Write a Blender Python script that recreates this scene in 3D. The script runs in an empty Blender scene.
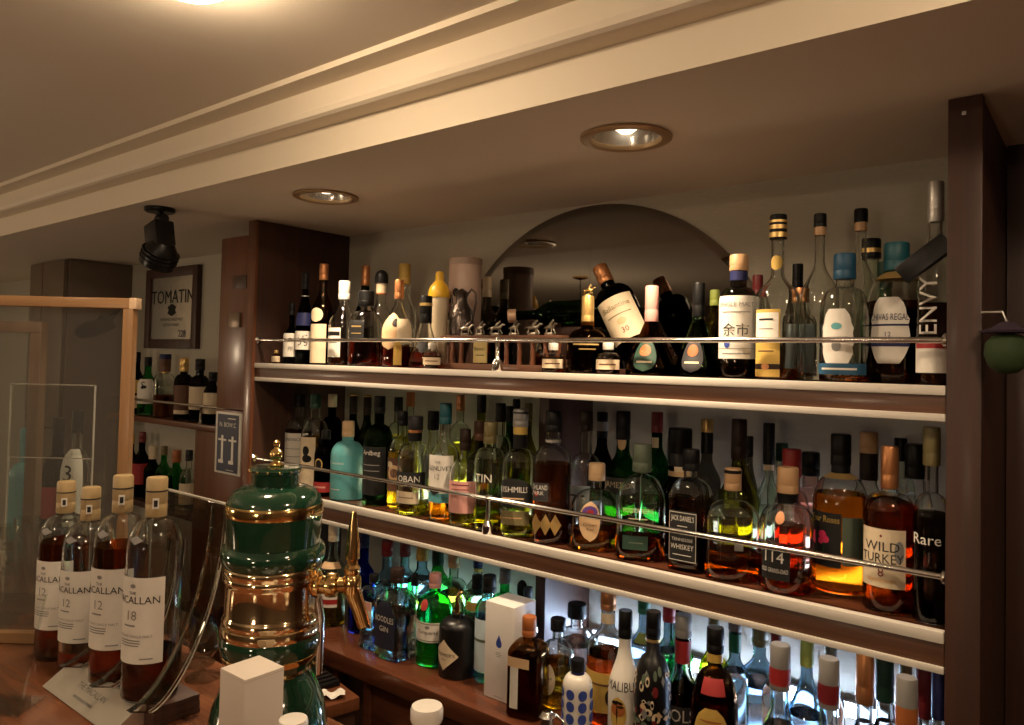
import bpy, bmesh, math, random
from mathutils import Vector, Matrix
random.seed(7)
SC = bpy.context.scene
COL = SC.collection
PI = math.pi
EYE = 1.65

# ------------------------------------------------------------------ camera
F_PX, PCX, PCY = 752.6, 506.0, 340.0            # focal length and principal point in the 1024x725 frame
_y, _p, _r = (math.radians(a) for a in (38.894, 1.654, 1.321))
FWD = Vector((-math.sin(_y)*math.cos(_p), math.cos(_y)*math.cos(_p), math.sin(_p)))
_rt = Vector((math.cos(_y), math.sin(_y), 0)); _up = _rt.cross(FWD)
RGT = math.cos(_r)*_rt + math.sin(_r)*_up
UPV = math.cos(_r)*_up - math.sin(_r)*_rt
ORG = Vector((0, 0, EYE))
cam = bpy.data.objects.new('camera', bpy.data.cameras.new('camera'))
COL.objects.link(cam)
cam.matrix_world = Matrix(((RGT.x, UPV.x, -FWD.x, ORG.x), (RGT.y, UPV.y, -FWD.y, ORG.y), (RGT.z, UPV.z, -FWD.z, ORG.z), (0, 0, 0, 1)))
cam.data.sensor_fit = 'HORIZONTAL'; cam.data.sensor_width = 36
cam.data.lens = F_PX/1024*36
cam.data.shift_x = (512-PCX)/1024; cam.data.shift_y = (PCY-362.5)/1024
cam.data.clip_start = 0.05
SC.camera = cam

# ------------------------------------------------------------------ world, exposure, room lamps
w = bpy.data.worlds.new('world'); SC.world = w; w.use_nodes = True
w.node_tree.nodes['Background'].inputs[0].default_value = (0.10, 0.07, 0.045, 1)
w.node_tree.nodes['Background'].inputs[1].default_value = 0.03
SC.view_settings.view_transform = 'Standard'; SC.view_settings.look = 'None'
SC.view_settings.exposure = 0.22; SC.view_settings.gamma = 1.0; SC.view_settings.use_curve_mapping = False
cy = SC.cycles
cy.max_bounces = 32; cy.transparent_max_bounces = 40; cy.transmission_bounces = 30; cy.glossy_bounces = 5; cy.diffuse_bounces = 4
cy.sample_clamp_indirect = 3.0; cy.sample_clamp_direct = 0; cy.blur_glossy = 0.6
cy.caustics_refractive = True; cy.caustics_reflective = True

WARM = (1.0, 0.755, 0.50)
LED_COOL = (0.60, 0.78, 1.0)
SPOT_SOFFIT = 30.0       # W of each recessed soffit lamp
ROOM_LAMP = 40.0         # W of each recessed lamp in the high room ceiling

DOME = 108.0             # brightness of the opal dome lamps under the high ceiling
FILL_STRENGTH = 50.0           # brightness of the hanging globes added out of view as fill
FILL_GLOBES = [(-2.7, -0.7, 1.52, 'added unseen fill globe towards the far end'), (-0.35, -1.7, 1.50, 'added unseen fill globe behind the viewer'), (-4.7, -0.3, 1.52, 'added unseen fill globe at the far left end of the room')]

# ------------------------------------------------------------------ pixel helpers
def ray(px, py): return FWD + RGT*((px-PCX)/F_PX) - UPV*((py-PCY)/F_PX)
def onY(px, py, Y): d = ray(px, py); return ORG + d*(Y/d.y)
def onX(px, py, X): d = ray(px, py); return ORG + d*(X/d.x)
def onZ(px, py, Z): d = ray(px, py); return ORG + d*((Z-EYE)/d.z)
def atD(px, py, D): return ORG + ray(px, py)*D
def depth(P): return (P-ORG).dot(FWD)

# ------------------------------------------------------------------ materials
_M = {}
def nodemat(name):
    m = bpy.data.materials.new(name); m.use_nodes = True
    nt = m.node_tree; nt.nodes.clear()
    out = nt.nodes.new('ShaderNodeOutputMaterial')
    return m, nt, out
def mat(name, col=None, rough=0.5, metal=0.0, bump=0.0, bscale=60, var=0.0, vscale=20, emit=0.0, coat=0.0, spec=0.5):
    if name in _M: return _M[name]
    m, nt, out = nodemat(name)
    p = nt.nodes.new('ShaderNodeBsdfPrincipled')
    nt.links.new(p.outputs[0], out.inputs[0])
    p.inputs['Base Color'].default_value = (*col, 1); p.inputs['Roughness'].default_value = rough
    p.inputs['Metallic'].default_value = metal; p.inputs['Coat Weight'].default_value = coat
    p.inputs['Specular IOR Level'].default_value = spec
    p.inputs['Coat Roughness'].default_value = 0.06
    if var or bump:
        tc = nt.nodes.new('ShaderNodeTexCoord')
        n = nt.nodes.new('ShaderNodeTexNoise'); n.inputs['Scale'].default_value = vscale; n.inputs['Detail'].default_value = 5
        nt.links.new(tc.outputs['Object'], n.inputs['Vector'])
        if var:
            mx = nt.nodes.new('ShaderNodeMix'); mx.data_type = 'RGBA'
            mx.inputs[6].default_value = (*[c*(1-var) for c in col], 1); mx.inputs[7].default_value = (*[min(1, c*(1+var)) for c in col], 1)
            nt.links.new(n.outputs['Fac'], mx.inputs[0]); nt.links.new(mx.outputs[2], p.inputs['Base Color'])
        if bump:
            n2 = nt.nodes.new('ShaderNodeTexNoise'); n2.inputs['Scale'].default_value = bscale; n2.inputs['Detail'].default_value = 3
            nt.links.new(tc.outputs['Object'], n2.inputs['Vector'])
            b = nt.nodes.new('ShaderNodeBump'); b.inputs['Strength'].default_value = bump; b.inputs['Distance'].default_value = 0.002
            nt.links.new(n2.outputs['Fac'], b.inputs['Height']); nt.links.new(b.outputs[0], p.inputs['Normal'])
    if emit:
        p.inputs['Emission Color'].default_value = (*col, 1); p.inputs['Emission Strength'].default_value = emit
    _M[name] = m; return m
def wood(name, c1, c2, axis='X', scale=14, rough=0.35, coat=0.25):
    if name in _M: return _M[name]
    m, nt, out = nodemat(name); N = nt.nodes.new; L = nt.links.new
    p = N('ShaderNodeBsdfPrincipled'); L(p.outputs[0], out.inputs[0])
    p.inputs['Roughness'].default_value = rough; p.inputs['Coat Weight'].default_value = coat; p.inputs['Coat Roughness'].default_value = 0.15
    tc = N('ShaderNodeTexCoord'); mp = N('ShaderNodeMapping')
    s = {'X': (0.7, scale, scale), 'Y': (scale, 0.7, scale), 'Z': (scale, scale, 0.7)}[axis]
    mp.inputs['Scale'].default_value = s
    L(tc.outputs['Object'], mp.inputs['Vector'])
    n = N('ShaderNodeTexNoise'); n.inputs['Scale'].default_value = 3.0; n.inputs['Detail'].default_value = 8; n.inputs['Roughness'].default_value = 0.65; n.inputs['Distortion'].default_value = 0.6
    L(mp.outputs[0], n.inputs['Vector'])
    r = N('ShaderNodeValToRGB'); r.color_ramp.elements[0].position = 0.3; r.color_ramp.elements[1].position = 0.7
    r.color_ramp.elements[0].color = (*c1, 1); r.color_ramp.elements[1].color = (*c2, 1)
    L(n.outputs['Fac'], r.inputs[0]); L(r.outputs[0], p.inputs['Base Color'])
    b = N('ShaderNodeBump'); b.inputs['Strength'].default_value = 0.15; b.inputs['Distance'].default_value = 0.002
    L(n.outputs['Fac'], b.inputs['Height']); L(b.outputs[0], p.inputs['Normal'])
    _M[name] = m; return m
def glass(name, col, ior=1.48, rough=0.02, edge=0.45):
    """thin-walled glass: transparent with a Fresnel reflection; the tint deepens at grazing angles as the path through the wall gets longer"""
    if name in _M: return _M[name]
    m, nt, out = nodemat(name); N = nt.nodes.new; L = nt.links.new
    geo = N('ShaderNodeNewGeometry'); mi = N('ShaderNodeMix'); mi.data_type = 'FLOAT'
    mi.inputs[2].default_value = ior; mi.inputs[3].default_value = 1/ior
    L(geo.outputs['Backfacing'], mi.inputs[0])
    fr = N('ShaderNodeFresnel'); L(mi.outputs[0], fr.inputs['IOR'])
    lw = N('ShaderNodeLayerWeight'); lw.inputs['Blend'].default_value = 0.5
    pw = N('ShaderNodeMath'); pw.operation = 'POWER'; pw.inputs[1].default_value = 4.0; L(lw.outputs['Facing'], pw.inputs[0])
    mc = N('ShaderNodeMix'); mc.data_type = 'RGBA'; mc.inputs[6].default_value = (*col, 1); mc.inputs[7].default_value = (*[c*edge for c in col], 1)
    L(pw.outputs[0], mc.inputs[0])
    t = N('ShaderNodeBsdfTransparent'); L(mc.outputs[2], t.inputs[0])
    g = N('ShaderNodeBsdfGlossy'); g.inputs['Roughness'].default_value = rough
    mx = N('ShaderNodeMixShader'); L(fr.outputs[0], mx.inputs[0]); L(t.outputs[0], mx.inputs[1]); L(g.outputs[0], mx.inputs[2])
    L(mx.outputs[0], out.inputs[0])
    _M[name] = m; return m
def liquid(name, col, ior=1.33):
    if name in _M: return _M[name]
    m, nt, out = nodemat(name)
    g = nt.nodes.new('ShaderNodeBsdfGlass'); g.inputs['Color'].default_value = (*col, 1); g.inputs['IOR'].default_value = ior; g.inputs['Roughness'].default_value = 0.0
    nt.links.new(g.outputs[0], out.inputs[0]); _M[name] = m; return m
def realglass(name, col, ior=1.5):
    if name in _M: return _M[name]
    m, nt, out = nodemat(name)
    g = nt.nodes.new('ShaderNodeBsdfGlass'); g.inputs['Color'].default_value = (*[c**0.5 for c in col], 1); g.inputs['IOR'].default_value = ior; g.inputs['Roughness'].default_value = 0.0
    nt.links.new(g.outputs[0], out.inputs[0]); _M[name] = m; return m
def mirror_mat(name, col=(0.72, 0.72, 0.70), rough=0.01):
    return mat(name, col, rough, 1.0)
def emitter(name, col, strength):
    if name in _M: return _M[name]
    m, nt, out = nodemat(name)
    e = nt.nodes.new('ShaderNodeEmission'); e.inputs[0].default_value = (*col, 1); e.inputs[1].default_value = strength
    nt.links.new(e.outputs[0], out.inputs[0]); _M[name] = m; return m

def wallpaper():
    m, nt, out = nodemat('wallpaper'); N = nt.nodes.new; L = nt.links.new
    p = N('ShaderNodeBsdfPrincipled'); L(p.outputs[0], out.inputs[0]); p.inputs['Roughness'].default_value = 0.8
    tc = N('ShaderNodeTexCoord'); mp = N('ShaderNodeMapping'); mp.inputs['Scale'].default_value = (60, 60, 500); L(tc.outputs['Object'], mp.inputs['Vector'])
    n = N('ShaderNodeTexNoise'); n.inputs['Scale'].default_value = 1.0; n.inputs['Detail'].default_value = 3; L(mp.outputs[0], n.inputs['Vector'])
    r = N('ShaderNodeValToRGB'); r.color_ramp.elements[0].color = (0.40, 0.375, 0.30, 1); r.color_ramp.elements[1].color = (0.50, 0.465, 0.38, 1)
    L(n.outputs['Fac'], r.inputs[0]); L(r.outputs[0], p.inputs['Base Color'])
    b = N('ShaderNodeBump'); b.inputs['Strength'].default_value = 0.25; b.inputs['Distance'].default_value = 0.001; L(n.outputs['Fac'], b.inputs['Height']); L(b.outputs[0], p.inputs['Normal'])
    return m
WALLP = wallpaper()
CEIL = mat('ceiling_paint', (0.74, 0.66, 0.55), 0.75, bump=0.05, bscale=200)
FASC = mat('fascia_paint', (0.76, 0.67, 0.53), 0.6)
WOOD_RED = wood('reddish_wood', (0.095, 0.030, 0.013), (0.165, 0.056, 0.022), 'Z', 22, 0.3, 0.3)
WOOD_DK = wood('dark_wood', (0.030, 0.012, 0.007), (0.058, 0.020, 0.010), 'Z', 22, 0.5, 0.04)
WOOD_FRONT = wood('shelf_wood', (0.075, 0.030, 0.016), (0.15, 0.066, 0.034), 'X', 26, 0.4, 0.2)
WOOD_CTR = wood('counter_wood', (0.13, 0.045, 0.021), (0.22, 0.085, 0.038), 'X', 16, 0.18, 0.5)
WOOD_BACK = wood('back_counter_wood', (0.085, 0.026, 0.012), (0.13, 0.043, 0.020), 'X', 16, 0.2, 0.5)
WOOD_PINE = wood('pine_wood', (0.25, 0.125, 0.045), (0.38, 0.21, 0.085), 'X', 18, 0.5, 0.1)
WOOD_PINEZ = wood('pine_wood_upright', (0.23, 0.115, 0.042), (0.35, 0.19, 0.078), 'Z', 18, 0.5, 0.1)
CREAM = mat('cream_lip', (0.66, 0.61, 0.54), 0.3)
CHROME = mat('chrome', (0.75, 0.73, 0.70), 0.16, 1.0)
STEEL = mat('brushed_steel', (0.55, 0.53, 0.50), 0.3, 1.0)
BRASS = mat('brass', (0.78, 0.52, 0.22), 0.16, 1.0)
GOLD = mat('gold', (0.85, 0.60, 0.25), 0.12, 1.0)
COPPERM = mat('polished_copper_brass', (0.84, 0.67, 0.42), 0.09, 1.0)
BLACKP = mat('black_plastic', (0.005, 0.0045, 0.0045), 0.32, spec=0.3)
GREENC = mat('green_ceramic', (0.008, 0.040, 0.020), 0.08, coat=1.0)
ACRYL = glass('clear_acrylic', (0.93, 0.94, 0.93), 1.49, 0.03, 0.6)
def hazy(name, col, haze):
    m = glass(name, col, 1.45, 0.05, 0.7); nt = m.node_tree
    out = [n for n in nt.nodes if n.type == 'OUTPUT_MATERIAL'][0]; src = out.inputs[0].links[0].from_socket
    d = nt.nodes.new('ShaderNodeBsdfDiffuse'); d.inputs[0].default_value = (0.8, 0.76, 0.70, 1)
    tr = nt.nodes.new('ShaderNodeBsdfTranslucent'); tr.inputs[0].default_value = (0.8, 0.76, 0.70, 1)
    a = nt.nodes.new('ShaderNodeMixShader'); a.inputs[0].default_value = 0.5; nt.links.new(d.outputs[0], a.inputs[1]); nt.links.new(tr.outputs[0], a.inputs[2])
    mx = nt.nodes.new('ShaderNodeMixShader'); mx.inputs[0].default_value = haze
    nt.links.new(src, mx.inputs[1]); nt.links.new(a.outputs[0], mx.inputs[2]); nt.links.new(mx.outputs[0], out.inputs[0]); return m
PANE = hazy('veiled_pane', (0.92, 0.93, 0.92), 0.04)  # diffuse white mixed in stands for the room's reflection veiling the pane
ACEDGE = mat('acrylic_edge_glint', (0.42, 0.39, 0.33), 0.15, 0.0)  # pale opaque colour stands in for the bright glint along acrylic edges

# ------------------------------------------------------------------ mesh helpers
def obj(name, me, m, parent=None):
    o = bpy.data.objects.new(name, me); COL.objects.link(o)
    if m is not None and not me.materials: me.materials.append(m)
    if parent is not None: o.parent = parent
    return o
def empty(name, loc, rz=0):
    o = bpy.data.objects.new(name, None); COL.objects.link(o); o.location = loc; o.rotation_euler = (0, 0, rz)
    o.empty_display_size = 0.02; return o
def tag(o, label, cat, group=None, kind=None):
    o['label'] = label; o['category'] = cat
    if group: o['group'] = group
    if kind: o['kind'] = kind
    return o
def struct(name, me, m, label=None):
    o = obj(name, me, m); o['kind'] = 'structure'
    if label: o['label'] = label
    return o
def fin(bm, smooth=True, ang=35):
    bmesh.ops.recalc_face_normals(bm, faces=bm.faces)
    me = bpy.data.meshes.new('m'); bm.to_mesh(me); bm.free()
    if smooth:
        me.shade_smooth(); me.set_sharp_from_angle(angle=math.radians(ang))
    return me
def bm_box(bm, lo, hi, bev=0.0, mtx=None):
    r = bmesh.ops.create_cube(bm, size=1)
    vs = r['verts']
    for v in vs: v.co = Vector([lo[i] + (v.co[i]+0.5)*(hi[i]-lo[i]) for i in range(3)])
    if bev:
        es = list({e for v in vs for e in v.link_edges})
        rb = bmesh.ops.bevel(bm, geom=es, offset=bev, segments=2, affect='EDGES', profile=0.6)
        vs = list({v for f in rb['faces'] for v in f.verts} | {v for v in vs if v.is_valid})
    if mtx is not None:
        for v in vs: v.co = mtx @ v.co
    return vs
def box(lo, hi, bev=0.0):
    bm = bmesh.new(); bm_box(bm, lo, hi, bev); return fin(bm, bev > 0)
def bm_lathe(bm, pts, seg=24, mtx=None, cap=True):
    rings = []
    for r, z in pts:
        ring = []
        for k in range(seg):
            a = 2*PI*k/seg; co = Vector((r*math.cos(a), r*math.sin(a), z))
            ring.append(bm.verts.new(mtx @ co if mtx is not None else co))
        rings.append(ring)
    for a, b in zip(rings, rings[1:]):
        for k in range(seg): bm.faces.new((a[k], a[(k+1) % seg], b[(k+1) % seg], b[k]))
    if cap:
        if pts[0][0] > 1e-5: bm.faces.new(rings[0][::-1])
        if pts[-1][0] > 1e-5: bm.faces.new(rings[-1])
def lathe(pts, seg=24, cap=True, mtx=None, ang=35):
    bm = bmesh.new(); bm_lathe(bm, pts, seg, mtx, cap); return fin(bm, True, ang)
def bm_tube(bm, pts, rad, seg=10):
    pts = [Vector(p) for p in pts]; rings = []
    rads = rad if isinstance(rad, (list, tuple)) else [rad]*len(pts)
    up = None
    for i, p in enumerate(pts):
        t = (pts[min(i+1, len(pts)-1)]-pts[max(i-1, 0)]).normalized()
        if up is None: up = t.orthogonal().normalized()
        u = (up - t*up.dot(t)).normalized(); v = t.cross(u); up = u
        rings.append([bm.verts.new(p + rads[i]*(math.cos(2*PI*k/seg)*u + math.sin(2*PI*k/seg)*v)) for k in range(seg)])
    for a, b in zip(rings, rings[1:]):
        for k in range(seg): bm.faces.new((a[k], a[(k+1) % seg], b[(k+1) % seg], b[k]))
    bm.faces.new(rings[0][::-1]); bm.faces.new(rings[-1])
def tube(pts, rad, seg=10):
    bm = bmesh.new(); bm_tube(bm, pts, rad, seg); return fin(bm, True, 50)
def prism(poly, d0, d1, axis='Y', mtx=None):
    """extrude a 2-D outline: axis Y -> outline in XZ; X -> outline in YZ; Z -> outline in XY"""
    bm = bmesh.new()
    def P(a, b, d):
        co = Vector({'Y': (a, d, b), 'X': (d, a, b), 'Z': (a, b, d)}[axis]); return mtx @ co if mtx is not None else co
    A = [bm.verts.new(P(a, b, d0)) for a, b in poly]; B = [bm.verts.new(P(a, b, d1)) for a, b in poly]
    n = len(poly)
    bm.faces.new(A); bm.faces.new(B[::-1])
    for k in range(n): bm.faces.new((A[k], B[k], B[(k+1) % n], A[(k+1) % n]))
    return fin(bm, True, 30)
_T = {}
def text_mesh(s):
    if s in _T: return _T[s]
    cu = bpy.data.curves.new('t', 'FONT'); cu.body = s; cu.size = 1; cu.resolution_u = 2; cu.align_x = 'CENTER'; cu.align_y = 'CENTER'
    o = bpy.data.objects.new('t', cu); COL.objects.link(o)
    dg = bpy.context.evaluated_depsgraph_get(); me = o.evaluated_get(dg).to_mesh()
    vs = [(v.co.x, v.co.y) for v in me.vertices]; fs = [tuple(p.vertices) for p in me.polygons]
    o.evaluated_get(dg).to_mesh_clear(); bpy.data.objects.remove(o); bpy.data.curves.remove(cu)
    if vs:
        x0 = min(v[0] for v in vs); x1 = max(v[0] for v in vs); y0 = min(v[1] for v in vs); y1 = max(v[1] for v in vs)
        h = (y1-y0) or 1
        vs = [((x-(x0+x1)/2)/h, (y-(y0+y1)/2)/h) for x, y in vs]
        wd = (x1-x0)/h
    else: wd = 1
    _T[s] = (vs, fs, wd); return _T[s]
def flat_text(name, s, height, m, parent, origin, xdir, ydir, maxw=None, rot=False):
    vs, fs, wd = text_mesh(s); sx = height
    if maxw and wd*height > maxw: sx = maxw/wd
    o_, xd, yd = Vector(origin), Vector(xdir), Vector(ydir)
    me = bpy.data.meshes.new('t'); me.from_pydata([o_ + xd*(x*sx) + yd*(y*height) for x, y in vs], [], fs)
    return obj(name, me, m, parent)
# ------------------------------------------------------------------ bottles
GL = {'clear': (0.94, 0.96, 0.94), 'pale': (0.86, 0.92, 0.84), 'green': (0.16, 0.55, 0.20), 'bright': (0.12, 0.62, 0.24), 'emerald': (0.05, 0.24, 0.07), 'dkgreen': (0.05, 0.12, 0.04), 'olive': (0.46, 0.46, 0.10),
      'amber': (0.42, 0.20, 0.06), 'brown': (0.16, 0.07, 0.03), 'black': (0.03, 0.03, 0.028), 'blue': (0.05, 0.09, 0.62), 'smoke': (0.35, 0.34, 0.30), 'pink': (0.95, 0.75, 0.70), 'sky': (0.62, 0.82, 0.95), 'yellow': (0.80, 0.78, 0.10)}
LQ = {'amber': (0.86, 0.42, 0.07), 'gold': (0.95, 0.68, 0.14), 'pale': (0.93, 0.84, 0.25), 'lime': (0.88, 0.80, 0.24), 'dark': (0.40, 0.11, 0.02), 'red': (0.62, 0.12, 0.04), 'brown': (0.52, 0.20, 0.05),
      'clear': (0.96, 0.98, 1.0), 'black': (0.06, 0.02, 0.015), 'rust': (0.66, 0.24, 0.06)}
CL = {'black': (0.004, 0.004, 0.0042), 'white': (0.70, 0.66, 0.59), 'cream': (0.66, 0.54, 0.37), 'tan': (0.60, 0.40, 0.22), 'cork': (0.50, 0.30, 0.15), 'copper': (0.55, 0.24, 0.10), 'brown': (0.12, 0.05, 0.025),
      'dkbrown': (0.022, 0.011, 0.007), 'red': (0.32, 0.02, 0.02), 'dkred': (0.16, 0.012, 0.015), 'navy': (0.018, 0.022, 0.085), 'blue': (0.012, 0.075, 0.15), 'teal': (0.010, 0.085, 0.11), 'green': (0.01, 0.14, 0.07), 'dkgreen': (0.015, 0.05, 0.03),
      'gold': (0.70, 0.47, 0.17), 'grey': (0.22, 0.21, 0.20), 'silver': (0.5, 0.48, 0.45), 'orange': (0.36, 0.11, 0.028), 'yellow': (0.85, 0.50, 0.03), 'mustard': (0.52, 0.34, 0.07), 'lime': (0.36, 0.44, 0.09), 'olive': (0.16, 0.13, 0.05),
      'pink': (0.62, 0.30, 0.26), 'rose': (0.75, 0.03, 0.13), 'capsule': (0.40, 0.285, 0.135), 'ink': (0.012, 0.014, 0.034), 'aqua': (0.10, 0.36, 0.40), 'ltteal': (0.10, 0.34, 0.36), 'purple': (0.10, 0.04, 0.22), 'charcoal': (0.022, 0.021, 0.023), 'sage': (0.10, 0.13, 0.09), 'ltblue': (0.55, 0.68, 0.75), 'inkblue': (0.03, 0.06, 0.30)}
def cmat(c):
    metal = c in ('gold', 'silver', 'copper')
    return mat('finish_'+c, CL[c], 0.35 if metal else 0.45, 0.7 if metal else 0.0, spec=0.25 if sum(CL[c]) < .15 else 0.5)
PAPER = {}
def paper(c):
    return mat('paper_'+c, CL[c], 0.65 if c not in ('gold', 'silver') else 0.4, 0.4 if c in ('gold', 'silver') else 0.0, var=0.06, vscale=90)
# (end of body, start of neck, neck radius, shoulder style, start of cap, cap radius) as fractions of height / body radius
PR = {'scotch': (.58, .74, .36, 'r', .85, .41), 'tall': (.52, .74, .36, 's', .84, .40), 'wine': (.48, .74, .37, 's', .78, .40), 'squat': (.54, .68, .34, 'r', .82, .42), 'round': (.36, .66, .28, 'r', .80, .36),
      'cone': (.06, .66, .28, 'c', .72, .31), 'flask': (.56, .70, .30, 'r', .82, .36), 'square': (.60, .72, .38, 'r', .84, .44), 'long': (.46, .62, .34, 's', .80, .39), 'mini': (.50, .68, .40, 'r', .76, .46),
      'jug': (.62, .74, .36, 'r', .84, .40), 'slim': (.45, .78, .40, 's', .82, .44), 'bell': (.30, .70, .27, 's', .80, .34), 'baby': (.70, .72, .9, 'r', .72, .96)}
def radf(pr, t, rb=1.0):
    hs, hn, rn, st = pr[:4]
    if t < .018: return rb*(0.90 + 0.10*math.sqrt(max(0, 1-(1-t/.018)**2)))
    if t <= hs: return rb + (1-rb)*t/max(hs, 1e-6)
    if t >= hn: return rn
    u = (t-hs)/(hn-hs)
    if st == 'r': return rn + (1-rn)*math.sqrt(max(0, 1-u**2.3))*(1-0.12*u)
    if st == 's': return rn + (1-rn)*(0.5+0.5*math.cos(PI*u))
    return rn + (1-rn)*(1-u)
class Bot: pass
def sect(B, r, th):
    if B.n <= 2.01 and B.ay == 1: return r
    k = max(0, min(1, (r-B.pr[2])/(1-B.pr[2]+1e-6)))
    s, c = abs(math.sin(th)), abs(math.cos(th))/B.ay
    se = 1/((s**B.n + c**B.n)**(1/B.n))
    return r*((1-k)*min(1, B.ay*1.0 if B.ay < 1 else 1)*1.0 + k*se) if B.ay >= B.pr[2] else r*se
def bpos(B, th, t, off=0.0, scale=1.0):
    rr = sect(B, radf(B.pr, t, B.rb), th)*B.R*scale + off
    return (rr*math.sin(th), -rr*math.cos(th), t*B.H)
def samples(pr, t0, t1):
    hs, hn = pr[:2]
    ts = {t0, t1}
    for t in [0, .005, .010, .018, hs, hn] + [hs+(hn-hs)*k/9 for k in range(1, 9)] + [hs*.35, hs*.7, (hn+1)/2]:
        if t0 < t < t1: ts.add(t)
    return sorted(ts)
def ringmesh(B, ts, off=0.0, scale=1.0, seg=28, zadd=0.0):
    bm = bmesh.new(); rings = []
    for t in ts:
        rings.append([bm.verts.new(Vector(bpos(B, 2*PI*k/seg, t, off, scale)) + Vector((0, 0, zadd))) for k in range(seg)])
    for a, b in zip(rings, rings[1:]):
        for k in range(seg): bm.faces.new((a[k], a[(k+1) % seg], b[(k+1) % seg], b[k]))
    bm.faces.new(rings[0][::-1]); bm.faces.new(rings[-1])
    return fin(bm, True, 50)
REALGLASS = True
WALL = 0.0030
def hollow(B, ts, seg=28):
    bm = bmesh.new(); out = []; inn = []
    for t in ts: out.append([bm.verts.new(bpos(B, 2*PI*k/seg, t)) for k in range(seg)])
    t0 = max(.02, .009/B.H)
    ti = [t0] + [t for t in ts if t > t0+.01]
    for t in ti: inn.append([bm.verts.new(bpos(B, 2*PI*k/seg, t, -min(WALL, .25*B.R*B.pr[2]) - (0.004 if t == t0 else 0))) for k in range(seg)])
    for a, b in zip(out, out[1:]):
        for k in range(seg): bm.faces.new((a[k], a[(k+1) % seg], b[(k+1) % seg], b[k]))
    for a, b in zip(inn, inn[1:]):
        for k in range(seg): bm.faces.new((b[k], b[(k+1) % seg], a[(k+1) % seg], a[k]))
    bm.faces.new(out[0][::-1]); bm.faces.new(inn[0])
    a, b = out[-1], inn[-1]
    for k in range(seg): bm.faces.new((a[k], a[(k+1) % seg], b[(k+1) % seg], b[k]))
    me = bpy.data.meshes.new('g'); bm.to_mesh(me); bm.free(); me.shade_smooth(); me.set_sharp_from_angle(angle=math.radians(50)); return me
def patch(B, t0, t1, ha, ac=0.0, shape='rect', off=0.0007):
    nv = 2 if (shape == 'rect' and t1 <= B.pr[0]+.01) else 12
    nu = 14; bm = bmesh.new(); rows = []
    for j in range(nv+1):
        v = j/nv
        if shape == 'oval': e = math.sqrt(max(0.0004, 1-(2*v-1)**2))
        elif shape == 'diamond': e = max(.02, 1-abs(2*v-1))
        elif shape == 'arch': e = 1 if v < .6 else max(.05, math.sqrt(max(0, 1-((v-.6)/.42)**2)))
        elif shape == 'shield': e = (0.50+0.50*math.sqrt(max(0, math.sin(PI*min(1, v*1.05)))))*(0.94+0.06*math.cos(v*PI*9))
        else: e = 1
        rows.append([bm.verts.new(bpos(B, math.radians(ac + ha*e*(2*i/nu-1)), t0+(t1-t0)*v, off)) for i in range(nu+1)])
    for a, b in zip(rows, rows[1:]):
        for i in range(nu): bm.faces.new((a[i], a[i+1], b[i+1], b[i]))
    me = bpy.data.meshes.new('p'); bm.to_mesh(me); bm.free(); me.shade_smooth(); return me
def wrap_text(B, s, tc, hgt, ac, maxang, m, parent, off=0.0013, vert=False):
    vs, fs, wd = text_mesh(s); h = hgt*B.H; sx = h
    rloc = radf(B.pr, tc, B.rb)*B.R
    if vert:
        maxw = maxang*B.H
        if wd*h > maxw: sx = maxw/wd
        co = [(-y*h, x*sx) for x, y in vs]
    else:
        maxw = 2*rloc*math.radians(maxang)*0.9
        if wd*h > maxw: sx = maxw/wd
        co = [(x*sx, y*h) for x, y in vs]
    flat = B.n > 3
    pts = []
    for x, z in co:
        th = math.atan(x/(rloc*B.ay)) if flat else x/rloc
        pts.append(bpos(B, th+math.radians(ac), tc + z/B.H, off))
    me = bpy.data.meshes.new('t'); me.from_pydata(pts, [], fs)
    return obj('label_text', me, m, parent)
SHELF = {'z': 0.0, 'group': None, 'y0': 0, 'y1': 9}
PLACED = []
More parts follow.
